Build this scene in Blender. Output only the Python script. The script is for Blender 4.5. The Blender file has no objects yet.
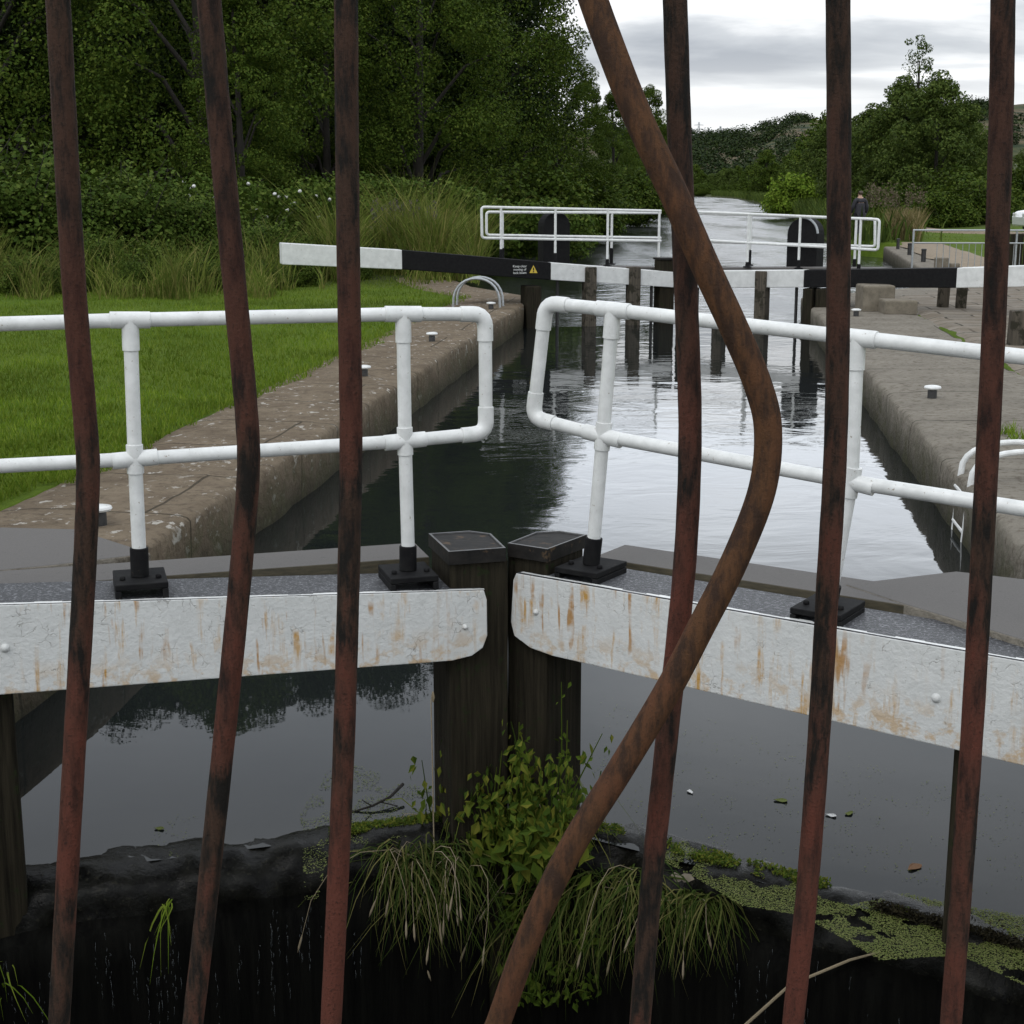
import bpy, bmesh, math, random
import numpy as np
from mathutils import Vector, Matrix, noise
R = math.radians
rng = np.random.default_rng(7)
random.seed(7)
scn = bpy.context.scene
COL = scn.collection

# ------------------------------------------------------------------ camera geometry
F, HY, H = 1500.0, 187.0, 2.4
PITCH = math.atan((512 - HY) / F)
CP, SP = math.cos(PITCH), math.sin(PITCH)
def ray(x, y):
    a = (x - 512) / F; b = (y - 512) / F
    return Vector((a, CP - b * SP, -SP - b * CP))
CAMP = Vector((0, 0, H))
def onz(x, y, z):
    r = ray(x, y); return CAMP + r * ((z - H) / r.z)
def aty(x, y, Y):
    r = ray(x, y); return CAMP + r * (Y / r.y)
def px_of(p):
    d = Vector(p) - CAMP; z = d.y * CP - d.z * SP; return 512 + F * d.x / z
def px_of_arr(B): return 512 + F * B[:, 0] / (B[:, 1] * CP - (B[:, 2] - H) * SP)
def pxx(px, Y): return aty(px, 187, Y).x
class Leaf:
    """vertical plane of one gate leaf: origin o, plan slope s, outward sign sg"""
    def __init__(self, o, s, sg):
        self.o = Vector((o[0], o[1], 0)); d = Vector((1, s, 0)).normalized()
        self.u = d * sg                                  # outwards along the leaf
        self.n = Vector((-d.y, d.x, 0))                  # upstream, away from the camera
    def P(self, x, y, off=0.0):
        r = ray(x, y); o = self.o + self.n * off
        t = (o - CAMP).dot(self.n) / r.dot(self.n)
        return CAMP + r * t
    def w(self, u, v, z):
        return self.o + self.u * u + self.n * v + Vector((0, 0, z))
    def U(self, x, y, off=0.0):
        return (self.P(x, y, off) - self.o).dot(self.u)

# ------------------------------------------------------------------ mesh builder
class MB:
    def __init__(self): self.v = []; self.f = []; self.m = []; self.s = []
    def add(self, vs, fs, m=0, smooth=False):
        b = len(self.v); self.v += [tuple(v) for v in vs]
        for f in fs:
            self.f.append(tuple(b + i for i in f)); self.m.append(m); self.s.append(smooth)
    def hexa(self, p, m=0):
        """p: 4 bottom then 4 top, same winding (ccw seen from above)"""
        self.add(p, [(3, 2, 1, 0), (4, 5, 6, 7), (0, 1, 5, 4), (1, 2, 6, 5), (2, 3, 7, 6), (3, 0, 4, 7)], m)
    def box(self, c, d, rz=0, m=0):
        ca, sa = math.cos(rz), math.sin(rz); ps = []
        for z in (-1, 1):
            for x, y in ((-1, -1), (1, -1), (1, 1), (-1, 1)):
                X, Y = x * d[0] / 2, y * d[1] / 2
                ps.append((c[0] + X * ca - Y * sa, c[1] + X * sa + Y * ca, c[2] + z * d[2] / 2))
        self.hexa(ps, m)
    def leafbox(self, L, u0, u1, v0, v1, z0, z1, m=0):
        if isinstance(z0, (int, float)): z0 = (z0, z0)
        if isinstance(z1, (int, float)): z1 = (z1, z1)
        ps = [L.w(u0, v0, z0[0]), L.w(u1, v0, z0[1]), L.w(u1, v1, z0[1]), L.w(u0, v1, z0[0]),
              L.w(u0, v0, z1[0]), L.w(u1, v0, z1[1]), L.w(u1, v1, z1[1]), L.w(u0, v1, z1[0])]
        self.hexa(ps, m)
    def prism(self, pts, ext, mf=0, mb=0, ms=None):
        n = len(pts); ext = Vector(ext)
        vs = [Vector(p) for p in pts] + [Vector(p) + ext for p in pts]
        self.add(vs, [tuple(range(n))], mf)
        b = len(self.v) - 2 * n
        def addf(f, m): self.f.append(tuple(b + i for i in f)); self.m.append(m); self.s.append(False)
        addf(tuple(reversed(range(n, 2 * n))), mb)
        for i in range(n):
            j = (i + 1) % n
            addf((i, i + n, j + n, j), ms(i) if ms else mb)
    def tube(self, pts, r, seg=10, m=0, caps=True, smooth=True):
        pts = [Vector(p) for p in pts]; n = len(pts)
        rs = r if isinstance(r, (list, tuple)) else [r] * n
        t0 = (pts[1] - pts[0]).normalized()
        a = t0.orthogonal().normalized(); vs = []; prev = t0
        for i, p in enumerate(pts):
            t = (pts[min(i + 1, n - 1)] - pts[max(i - 1, 0)])
            t = t.normalized() if t.length > 1e-9 else prev
            q = prev.rotation_difference(t); a = q @ a; a = (a - t * a.dot(t)).normalized(); prev = t
            b = t.cross(a)
            for k in range(seg):
                g = 2 * math.pi * k / seg
                vs.append(p + (a * math.cos(g) + b * math.sin(g)) * rs[i])
        fs = []
        for i in range(n - 1):
            for k in range(seg):
                k2 = (k + 1) % seg
                fs.append((i * seg + k, i * seg + k2, (i + 1) * seg + k2, (i + 1) * seg + k))
        if caps:
            fs.append(tuple(reversed(range(seg)))); fs.append(tuple((n - 1) * seg + k for k in range(seg)))
        self.add(vs, fs, m, smooth)
    def lathe(self, c, prof, seg=16, m=0, axis=Vector((0, 0, 1))):
        c = Vector(c); q = Vector((0, 0, 1)).rotation_difference(axis); vs = []; n = len(prof)
        for r, z in prof:
            for k in range(seg):
                g = 2 * math.pi * k / seg
                vs.append(c + q @ Vector((r * math.cos(g), r * math.sin(g), z)))
        fs = []
        for i in range(n - 1):
            for k in range(seg):
                k2 = (k + 1) % seg
                fs.append((i * seg + k, i * seg + k2, (i + 1) * seg + k2, (i + 1) * seg + k))
        fs.append(tuple(reversed(range(seg)))); fs.append(tuple((n - 1) * seg + k for k in range(seg)))
        self.add(vs, fs, m, True)
    def grid(self, P, m=0, smooth=True, flip=False):
        ni = len(P); nj = len(P[0]); vs = [p for row in P for p in row]; fs = []
        for i in range(ni - 1):
            for j in range(nj - 1):
                f = (i * nj + j, (i + 1) * nj + j, (i + 1) * nj + j + 1, i * nj + j + 1)
                fs.append(tuple(reversed(f)) if flip else f)
        self.add(vs, fs, m, smooth)
    def build(self, name, mats, parent=None, bevel=0, loc=None, auto=35):
        me = bpy.data.meshes.new(name)
        vs = self.v
        if loc is not None: vs = [(v[0] - loc[0], v[1] - loc[1], v[2] - loc[2]) for v in vs]
        me.from_pydata(vs, [], self.f)
        mats = mats if isinstance(mats, (list, tuple)) else [mats]
        for mm in mats: me.materials.append(mm)
        me.polygons.foreach_set('material_index', self.m)
        me.polygons.foreach_set('use_smooth', self.s)
        me.update()
        if any(self.s) and auto:
            try: me.set_sharp_from_angle(angle=R(auto))
            except Exception: pass
        o = link(name, me, parent)
        if loc is not None and parent is None: o.location = loc
        if bevel:
            b = o.modifiers.new('bevel', 'BEVEL'); b.width = bevel; b.segments = 2; b.limit_method = 'ANGLE'; b.angle_limit = R(40)
        return o
def link(name, me, parent=None):
    o = bpy.data.objects.new(name, me); COL.objects.link(o)
    if parent is not None: o.parent = parent
    return o
def np_mesh(name, V, faces_n, mats, parent=None, smooth=False):
    """V: (N*faces_n,3) unshared verts, consecutive faces_n-gons"""
    V = np.asarray(V, dtype=np.float32).reshape(-1, 3); nf = len(V) // faces_n
    me = bpy.data.meshes.new(name)
    me.vertices.add(len(V)); me.vertices.foreach_set('co', V.ravel())
    me.loops.add(nf * faces_n); me.loops.foreach_set('vertex_index', np.arange(nf * faces_n, dtype=np.int32))
    me.polygons.add(nf); me.polygons.foreach_set('loop_start', np.arange(0, nf * faces_n, faces_n, dtype=np.int32))
    for mm in (mats if isinstance(mats, (list, tuple)) else [mats]): me.materials.append(mm)
    me.update(calc_edges=True); me.validate()
    return link(name, me, parent)
def tag(o, label=None, cat=None, group=None, kind=None):
    if label: o['label'] = label
    if cat: o['category'] = cat
    if group: o['group'] = group
    if kind: o['kind'] = kind
    return o
def thing(name, label, cat, group=None, loc=(0, 0, 0)):
    o = bpy.data.objects.new(name, None); COL.objects.link(o); o.empty_display_size = 0.2
    o.location = loc
    return tag(o, label, cat, group)
def dup(root, loc, rz=0.0, sc=1.0, label=None, group=None):
    r = root.copy(); COL.objects.link(r); r.location = loc; r.rotation_euler = (0, 0, rz)
    r.scale = (sc, sc, sc) if not isinstance(sc, tuple) else sc
    if label: r['label'] = label
    if group: r['group'] = group
    for ch in list(root.children):
        c = ch.copy(); COL.objects.link(c); c.parent = r
        for g in ch.children:
            d = g.copy(); COL.objects.link(d); d.parent = c
    return r

# ------------------------------------------------------------------ materials
class NT:
    def __init__(self, name):
        self.mat = bpy.data.materials.new(name); self.mat.use_nodes = True
        self.t = self.mat.node_tree; self.b = self.t.nodes['Principled BSDF']; self.out = self.t.nodes['Material Output']
        self.tc = self.t.nodes.new('ShaderNodeTexCoord')
    def n(self, ty, **kw):
        x = self.t.nodes.new(ty)
        for k, v in kw.items(): setattr(x, k, v)
        return x
    def l(self, a, b): self.t.links.new(a, b)
    def co(self, scale=(1, 1, 1), kind='Object', rot=(0, 0, 0)):
        m = self.n('ShaderNodeMapping'); m.inputs['Scale'].default_value = scale; m.inputs['Rotation'].default_value = rot
        if kind == 'World':
            g = self.n('ShaderNodeNewGeometry'); self.l(g.outputs['Position'], m.inputs['Vector'])
        else: self.l(self.tc.outputs[kind], m.inputs['Vector'])
        return m.outputs[0]
    def noise(self, co, scale, detail=5, rough=.6, dist=0):
        x = self.n('ShaderNodeTexNoise'); x.inputs['Scale'].default_value = scale
        x.inputs['Detail'].default_value = detail; x.inputs['Roughness'].default_value = rough; x.inputs['Distortion'].default_value = dist
        self.l(co, x.inputs['Vector']); return x.outputs['Fac']
    def ramp(self, fac, stops, interp='LINEAR'):
        x = self.n('ShaderNodeValToRGB'); x.color_ramp.interpolation = interp
        e = x.color_ramp.elements
        while len(e) < len(stops): e.new(.5)
        for i, (p, c) in enumerate(stops):
            e[i].position = p; e[i].color = (c, c, c, 1) if isinstance(c, (int, float)) else (*c, 1)
        self.l(fac, x.inputs[0]); return x.outputs[0]
    def mix(self, fac, a, b, mode='MIX'):
        x = self.n('ShaderNodeMix'); x.data_type = 'RGBA'; x.blend_type = mode
        for k, v in ((0, fac), (6, a), (7, b)):
            if hasattr(v, 'is_linked'): self.l(v, x.inputs[k])
            elif isinstance(v, (int, float)): x.inputs[k].default_value = v if k == 0 else (v, v, v, 1)
            else: x.inputs[k].default_value = (*v, 1)
        return x.outputs[2]
    def math(self, op, a, b=None, c=None):
        x = self.n('ShaderNodeMath', operation=op)
        for i, v in enumerate((a, b, c)):
            if v is None: continue
            if hasattr(v, 'is_linked'): self.l(v, x.inputs[i])
            else: x.inputs[i].default_value = v
        return x.outputs[0]
    def bump(self, hgt, strength=.3, dist=.01, prev=None):
        x = self.n('ShaderNodeBump'); x.inputs['Strength'].default_value = strength; x.inputs['Distance'].default_value = dist
        self.l(hgt, x.inputs['Height'])
        if prev is not None: self.l(prev, x.inputs['Normal'])
        return x.outputs[0]
    def fin(self, col=None, rough=.6, nrm=None, spec=None, metal=None):
        b = self.b
        if col is not None:
            if hasattr(col, 'is_linked'): self.l(col, b.inputs['Base Color'])
            else: b.inputs['Base Color'].default_value = (*col, 1)
        if hasattr(rough, 'is_linked'): self.l(rough, b.inputs['Roughness'])
        else: b.inputs['Roughness'].default_value = rough
        if nrm is not None: self.l(nrm, b.inputs['Normal'])
        if spec is not None: b.inputs['Specular IOR Level'].default_value = spec
        if metal is not None: b.inputs['Metallic'].default_value = metal
        return self.mat

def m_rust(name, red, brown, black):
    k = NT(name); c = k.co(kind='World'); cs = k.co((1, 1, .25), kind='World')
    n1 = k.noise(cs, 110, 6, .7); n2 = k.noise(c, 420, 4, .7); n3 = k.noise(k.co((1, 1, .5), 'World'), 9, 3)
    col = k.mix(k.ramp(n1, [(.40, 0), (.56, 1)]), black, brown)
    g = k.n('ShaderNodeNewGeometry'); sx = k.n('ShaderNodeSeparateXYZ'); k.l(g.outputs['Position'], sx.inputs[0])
    low_red = k.ramp(k.math('MULTIPLY', sx.outputs[2], .25), [(.53, 1), (.60, .22)])      # less red, so browner and darker, towards the top of the bars
    col = k.mix(k.math('MULTIPLY', low_red, k.ramp(k.math('ADD', n3, k.math('MULTIPLY', n1, .45)), [(.66, 0), (.84, .95)])), col, red)
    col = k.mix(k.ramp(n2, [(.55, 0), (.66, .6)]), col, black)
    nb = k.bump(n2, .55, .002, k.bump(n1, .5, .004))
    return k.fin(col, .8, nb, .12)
M = {}
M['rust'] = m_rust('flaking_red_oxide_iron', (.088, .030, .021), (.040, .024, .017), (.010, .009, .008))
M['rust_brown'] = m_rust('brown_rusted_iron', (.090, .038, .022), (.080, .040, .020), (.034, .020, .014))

def m_beampaint():
    k = NT('stained_white_paint'); c = k.co(kind='World'); cv = k.co((1, 1, .10), 'World')
    base = k.mix(k.noise(c, 14, 6), (.46, .47, .46), (.63, .64, .63))
    # dirt speckle and cracks
    crack = k.n('ShaderNodeTexVoronoi', feature='DISTANCE_TO_EDGE'); crack.inputs['Scale'].default_value = 20
    wob = k.n('ShaderNodeMapping'); k.l(c, wob.inputs[0])
    nn = k.n('ShaderNodeTexNoise'); nn.inputs['Scale'].default_value = 18; nn.inputs['Detail'].default_value = 6; k.l(c, nn.inputs['Vector'])
    ll = k.n('ShaderNodeMix'); ll.data_type = 'RGBA'; ll.blend_type = 'LINEAR_LIGHT'; ll.inputs[0].default_value = .035; k.l(c, ll.inputs[6]); k.l(nn.outputs['Color'], ll.inputs[7]); k.l(ll.outputs[2], crack.inputs['Vector'])
    area = k.ramp(k.noise(c, 9, 4), [(.52, 0), (.62, 1)])
    cr = k.math('MULTIPLY', k.ramp(crack.outputs['Distance'], [(.0, 1), (.022, 0)]), area)
    base = k.mix(k.math('MULTIPLY', cr, .6), base, (.12, .10, .075))
    # rust runs: columns of stain, broken up
    col1 = k.ramp(k.noise(cv, 26, 5, .65), [(.53, 0), (.64, 1)])
    brk = k.ramp(k.noise(c, 7, 5, .65), [(.43, 0), (.58, 1)])
    st = k.math('MULTIPLY', col1, brk)
    sz = k.n('ShaderNodeSeparateXYZ'); k.l(c, sz.inputs[0])
    big = k.ramp(k.noise(c, 2.6, 4, .6), [(.38, .15), (.54, 1)])
    low = k.math('MULTIPLY', k.ramp(sz.outputs[2], [(.74, 1), (.86, 0)]), k.ramp(k.noise(c, 16, 4, .65), [(.50, 0), (.60, 1)]))
    st = k.math('MAXIMUM', k.math('MULTIPLY', st, big), k.math('MULTIPLY', low, .6))
    base = k.mix(k.math('MULTIPLY', st, .95), base, (.42, .23, .04))
    st2 = k.math('MULTIPLY', k.ramp(k.noise(cv, 40, 2, .5), [(.57, 0), (.66, 1)]), k.ramp(k.noise(c, 5, 4, .65), [(.46, 0), (.58, 1)]))
    base = k.mix(k.math('MULTIPLY', k.math('MULTIPLY', st2, big), .9), base, (.34, .17, .035))
    base = k.mix(k.ramp(k.noise(c, 95, 3, .7), [(.66, 0), (.74, .7)]), base, (.20, .17, .13))
    h = k.math('ADD', k.noise(c, 60, 5, .6), k.math('MULTIPLY', cr, -.6))
    return k.fin(base, .45, k.bump(h, .55, .006), .4)
M['beam_white'] = m_beampaint()

def m_simple(name, c1, c2, scale=20, rough=.6, bump=.2, bd=.004, kind='World', stretch=(1, 1, 1), spec=None, metal=None, speck=None):
    k = NT(name); c = k.co(stretch, kind)
    n1 = k.noise(c, scale, 6, .65); col = k.mix(k.ramp(n1, [(.3, 0), (.7, 1)]), c1, c2)
    if speck:
        n2 = k.noise(k.co((1, 1, 1), kind), speck[0], 3, .7); col = k.mix(k.ramp(n2, [(speck[1], 0), (speck[1] + .08, 1)]), col, speck[2])
    return k.fin(col, rough, k.bump(n1, bump, bd), spec, metal)
M['white'] = m_simple('white_gloss_paint', (.53, .54, .53), (.69, .70, .69), 16, .35, .15, .003, speck=(70, .655, (.26, .22, .17)))
M['white_far'] = m_simple('white_timber_paint', (.50, .51, .50), (.64, .65, .64), 9, .5, .2, .004, speck=(22, .66, (.25, .22, .18)))
M['black'] = m_simple('black_paint', (.005, .005, .006), (.013, .013, .013), 25, .7, .3, .004, spec=.1, speck=(90, .66, (.05, .04, .03)))
M['felt'] = m_simple('gritty_black_felt', (.016, .017, .020), (.050, .052, .058), 60, .5, .9, .008, speck=(95, .54, (.17, .175, .19)))
M['walk'] = m_simple('grit_coated_board', (.075, .070, .066), (.105, .098, .092), 220, .8, .35, .003, speck=(30, .64, (.055, .05, .047)))
M['board'] = m_simple('mossy_edge_timber', (.030, .026, .015), (.075, .062, .035), 18, .75, .5, .004, stretch=(1, 1, 6))
M['wood'] = m_simple('wet_weathered_timber', (.008, .007, .005), (.034, .029, .019), 26, .75, 1.0, .014, stretch=(2.2, 2.2, .09), spec=.08, speck=(18, .6, (.018, .024, .010)))
M['wood_dry'] = m_simple('grey_weathered_timber', (.045, .040, .033), (.105, .09, .07), 16, .85, .8, .01, stretch=(2, 2, .12), spec=.1, speck=(7, .5, (.03, .028, .02)))
M['cap'] = m_simple('black_iron_cap', (.008, .008, .008), (.022, .020, .018), 22, .6, .5, .005, spec=.15, speck=(20, .60, (.075, .05, .03)))
M['caprim'] = m_simple('worn_iron_edge', (.06, .06, .06), (.13, .13, .13), 40, .4, .3, .003)
M['galv'] = m_simple('galvanised_steel', (.30, .32, .33), (.42, .44, .45), 40, .4, .1, .002, metal=.6)
M['stone'] = m_simple('weathered_sandstone', (.10, .085, .062), (.19, .165, .125), 7, .85, .6, .015, speck=(26, .62, (.06, .055, .04)))
M['bark'] = m_simple('dark_bark', (.010, .008, .006), (.026, .021, .016), 12, .9, .8, .02, kind='Object', stretch=(2, 2, .4))
M['darkmetal'] = m_simple('dark_iron', (.012, .012, .013), (.03, .028, .026), 30, .5, .3, .004)

def m_crest():
    k = NT('wet_slimy_timber'); c = k.co(kind='World')
    n1 = k.noise(c, 13, 7, .7); n2 = k.noise(c, 55, 4, .6)
    col = k.mix(k.ramp(n1, [(.35, 0), (.7, 1)]), (.002, .002, .002), (.009, .009, .007))
    col = k.mix(k.ramp(n2, [(.60, 0), (.72, .5)]), col, (.03, .028, .018))
    return k.fin(col, k.ramp(n2, [(.3, .07), (.7, .34)]), k.bump(n2, .22, .006, k.bump(n1, .4, .02)), .10)
M['crest'] = m_crest()
M['gateface'] = m_simple('black_wet_planking', (.0015, .0015, .0015), (.006, .006, .005), 14, .8, .8, .01, stretch=(2, 2, .15), spec=.04)

def m_concrete(name, side):
    k = NT(name); c = k.co(kind='World')
    n1 = k.noise(c, 2.2, 7, .65); n2 = k.noise(c, 14, 6, .65); n3 = k.noise(c, 5, 5, .6, .8)
    if side == 'L': a, b = (.105, .080, .055), (.185, .148, .105)
    else: a, b = (.150, .135, .112), (.225, .205, .170)
    col = k.mix(k.ramp(n1, [(.3, 0), (.7, 1)]), a, b)
    col = k.mix(k.ramp(n2, [(.50, 0), (.70, .8)]), col, (.065, .050, .035))
    if side == 'L':
        patch = k.math('MULTIPLY', k.ramp(n3, [(.54, 0), (.60, 1)]), k.ramp(k.noise(k.co((1, .6, 1), 'World'), 17, 4, .6), [(.54, 0), (.59, 1)]))
        col = k.mix(k.math('MULTIPLY', patch, .85), col, (.40, .38, .34))
    jb = k.n('ShaderNodeTexBrick'); jb.inputs['Scale'].default_value = 1; jb.inputs['Brick Width'].default_value = 3.4; jb.inputs['Row Height'].default_value = 1.25 if side == 'L' else 1.9; jb.inputs['Mortar Size'].default_value = .014; jb.inputs['Mortar Smooth'].default_value = .4
    k.l(k.co(kind='World', rot=(0, 0, R(7.17))), jb.inputs['Vector'])
    col = k.mix(k.math('MULTIPLY', jb.outputs['Fac'], .8), col, (.03, .025, .017))
    # moss and tide stain on the faces low down: a stain that belongs to the wall
    g = k.n('ShaderNodeNewGeometry'); sx = k.n('ShaderNodeSeparateXYZ'); k.l(g.outputs['Position'], sx.inputs[0])
    zz = k.math('ADD', sx.outputs[2], k.math('MULTIPLY', k.math('SUBTRACT', n2, .5), .35))
    low = k.ramp(zz, [(.02, 1), (.30, 0)])
    col = k.mix(k.math('MULTIPLY', low, .85), col, (.020, .020, .013))
    mid = k.math('MULTIPLY', k.ramp(zz, [(.22, 1), (.40, 0)]), k.ramp(n3, [(.42, 0), (.60, 1)]))
    col = k.mix(k.math('MULTIPLY', mid, .6), col, (.055, .056, .028))
    return k.fin(col, .9, k.bump(jb.outputs['Fac'], -.8, .03, k.bump(n2, 1.0, .03, k.bump(k.noise(c, 55, 5, .7), .7, .008))), .12)
M['wallL'] = m_concrete('eroded_sandstone_coping', 'L'); M['wallR'] = m_concrete('worn_concrete_coping', 'R')

def m_paving():
    k = NT('broken_stone_paving'); c = k.co(kind='World', rot=(0, 0, R(7)))
    br = k.n('ShaderNodeTexBrick'); br.inputs['Scale'].default_value = 1.0
    br.inputs['Brick Width'].default_value = .95; br.inputs['Row Height'].default_value = .52; br.inputs['Mortar Size'].default_value = .03
    br.inputs['Mortar Smooth'].default_value = .6
    wn = k.n('ShaderNodeTexNoise'); wn.inputs['Scale'].default_value = 1.3; wn.inputs['Detail'].default_value = 4; k.l(c, wn.inputs['Vector'])
    wc = k.n('ShaderNodeMix'); wc.data_type = 'RGBA'; wc.blend_type = 'LINEAR_LIGHT'; wc.inputs[0].default_value = .12
    k.l(c, wc.inputs[6]); k.l(wn.outputs['Color'], wc.inputs[7]); k.l(wc.outputs[2], br.inputs['Vector'])
    br.inputs['Color1'].default_value = (.21, .185, .15, 1); br.inputs['Color2'].default_value = (.15, .132, .108, 1); br.inputs['Mortar'].default_value = (.025, .021, .014, 1)
    n1 = k.noise(c, 3, 6); n2 = k.noise(c, 22, 5)
    col = k.mix(k.ramp(n1, [(.42, 0), (.66, .8)]), br.outputs['Color'], (.12, .095, .068))
    col = k.mix(k.ramp(n2, [(.54, 0), (.70, .5)]), col, (.06, .048, .034))
    return k.fin(col, .9, k.bump(br.outputs['Fac'], -.6, .02, k.bump(n2, .5, .012)), .2)
M['paving'] = m_paving()
def m_ground():
    k = NT('turf_soil'); c = k.co(kind='World')
    n1 = k.noise(c, .35, 6); n2 = k.noise(c, 9, 5, .7); n3 = k.noise(c, 60, 3)
    col = k.mix(k.ramp(n1, [(.35, 0), (.65, 1)]), (.066, .112, .010), (.096, .140, .015))
    col = k.mix(k.ramp(n2, [(.42, 0), (.72, .7)]), col, (.048, .078, .010))
    g = k.n('ShaderNodeNewGeometry'); sx = k.n('ShaderNodeSeparateXYZ'); k.l(g.outputs['Position'], sx.inputs[0])
    wob = k.math('ADD', sx.outputs[1], k.math('MULTIPLY', k.math('SUBTRACT', n1, .5), 6))
    far = k.ramp(k.math('MULTIPLY', wob, .01), [(.66, 0), (.74, 1)])
    lft = k.math('MULTIPLY', k.ramp(k.math('MULTIPLY', wob, .01), [(.30, 0), (.33, 1)]), k.math('LESS_THAN', sx.outputs[0], 6.0))
    col = k.mix(k.math('MAXIMUM', far, lft), col, k.mix(n2, (.026, .036, .012), (.060, .064, .026)))
    return k.fin(col, .95, k.bump(n3, .8, .03), .1)
M['ground'] = m_ground()
M['soil'] = m_simple('trodden_dirt', (.16, .125, .085), (.24, .19, .13), 4, .95, .4, .02)
M['dark_soil'] = m_simple('woodland_floor', (.010, .010, .006), (.022, .020, .012), 3, .95, .4, .02)
M['redsoil'] = m_simple('bare_red_earth', (.13, .075, .050), (.20, .12, .08), 1.5, .95, .4, .02)

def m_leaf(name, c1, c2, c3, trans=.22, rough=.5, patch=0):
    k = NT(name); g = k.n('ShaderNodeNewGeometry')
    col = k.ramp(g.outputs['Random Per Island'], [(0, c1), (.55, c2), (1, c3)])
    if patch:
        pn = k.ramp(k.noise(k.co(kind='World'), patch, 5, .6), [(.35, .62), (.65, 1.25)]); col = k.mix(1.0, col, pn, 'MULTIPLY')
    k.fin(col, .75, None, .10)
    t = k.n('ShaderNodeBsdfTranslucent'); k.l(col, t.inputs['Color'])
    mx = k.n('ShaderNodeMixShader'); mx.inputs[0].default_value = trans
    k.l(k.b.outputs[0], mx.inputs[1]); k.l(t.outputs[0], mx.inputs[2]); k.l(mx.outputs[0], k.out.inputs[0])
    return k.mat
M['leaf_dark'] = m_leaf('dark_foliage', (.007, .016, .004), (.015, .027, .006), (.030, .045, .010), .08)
M['leaf_mid'] = m_leaf('mid_foliage', (.028, .052, .006), (.050, .082, .009), (.085, .112, .016))
M['leaf_right'] = m_leaf('right_bank_foliage', (.036, .060, .012), (.060, .090, .016), (.095, .125, .026))
M['leaf_light'] = m_leaf('light_foliage', (.042, .074, .010), (.070, .108, .015), (.110, .140, .026))
M['leaf_bush'] = m_leaf('bramble_foliage', (.030, .056, .007), (.055, .092, .012), (.098, .130, .024))
M['leaf_nettle'] = m_leaf('nettle_foliage', (.034, .066, .010), (.080, .120, .014), (.165, .165, .026), .3)
M['leaf_bright'] = m_leaf('bright_bush_foliage', (.09, .16, .014), (.13, .20, .018), (.17, .23, .03))
M['lawn'] = m_leaf('lawn_grass_blades', (.074, .132, .008), (.112, .170, .013), (.160, .205, .028), .25, patch=.9)
M['tallgrass'] = m_leaf('tall_grass_blades', (.075, .115, .016), (.120, .150, .026), (.20, .185, .06), .25, patch=.7)
M['drygrass'] = m_leaf('dry_grass_blades', (.10, .085, .035), (.17, .14, .06), (.24, .19, .10), .25)
M['pondgrass'] = m_leaf('hanging_grass_blades', (.018, .036, .006), (.050, .074, .012), (.15, .135, .05), .25)
M['straw'] = m_leaf('dry_seed_heads', (.22, .18, .12), (.30, .25, .17), (.36, .30, .22), .2)
M['duck'] = m_leaf('duckweed', (.085, .115, .028), (.13, .155, .045), (.18, .19, .07), .1)
M['petal'] = m_leaf('white_petals', (.70, .70, .68), (.75, .75, .73), (.8, .8, .78), .2)
M['purple'] = m_leaf('purple_flower_spikes', (.085, .075, .080), (.12, .095, .105), (.15, .12, .13), .2)
M['pink'] = m_leaf('pink_flower_spikes', (.10, .075, .055), (.12, .095, .065), (.13, .12, .07), .2)
M['deadleaf'] = m_leaf('dead_leaves', (.12, .055, .03), (.20, .11, .06), (.30, .22, .15), .1)

def m_water(name, s1, b1, s2, b2, tint, near=None, rgh=.012):
    k = NT(name); cs = k.co((.75, 1.0, 1), 'World')
    n1 = k.noise(cs, s1, 3, .55, .8); n2 = k.noise(cs, s2, 4, .6, .4)
    x1 = k.n('ShaderNodeBump'); x1.inputs['Distance'].default_value = .06; k.l(n1, x1.inputs['Height']); x1.inputs['Strength'].default_value = b1
    x2 = k.n('ShaderNodeBump'); x2.inputs['Distance'].default_value = .02; k.l(n2, x2.inputs['Height']); x2.inputs['Strength'].default_value = b2; k.l(x1.outputs[0], x2.inputs['Normal'])
    if near:      # sheltered and calm close to the gate, ruffled further along the chamber
        g = k.n('ShaderNodeNewGeometry'); sx = k.n('ShaderNodeSeparateXYZ'); k.l(g.outputs['Position'], sx.inputs[0])
        mr = k.n('ShaderNodeMapRange'); mr.interpolation_type = 'SMOOTHSTEP'; mr.inputs['From Min'].default_value = near[0]; mr.inputs['From Max'].default_value = near[1]
        mr.inputs['To Min'].default_value = near[2]; mr.inputs['To Max'].default_value = 1; k.l(sx.outputs[1], mr.inputs[0])
        k.l(k.math('MULTIPLY', mr.outputs[0], b1), x1.inputs['Strength']); k.l(k.math('MULTIPLY', mr.outputs[0], b2), x2.inputs['Strength'])
    if rgh > .05: rgh = k.ramp(k.noise(k.co((.35, .05, 1), 'World'), 1.0, 5, .6), [(.36, .05), (.62, .26)])
    k.fin(tint, rgh, x2.outputs[0], .5); k.b.inputs['IOR'].default_value = 1.333
    return k.mat
M['lockwater'] = m_water('still_lock_water', 1.4, .11, 5, .06, (.010, .012, .012), (7, 13, .12))
M['canalwater'] = m_water('rippled_canal_water', 1.3, .75, 5, .45, (.014, .016, .015), None, .17)

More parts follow.
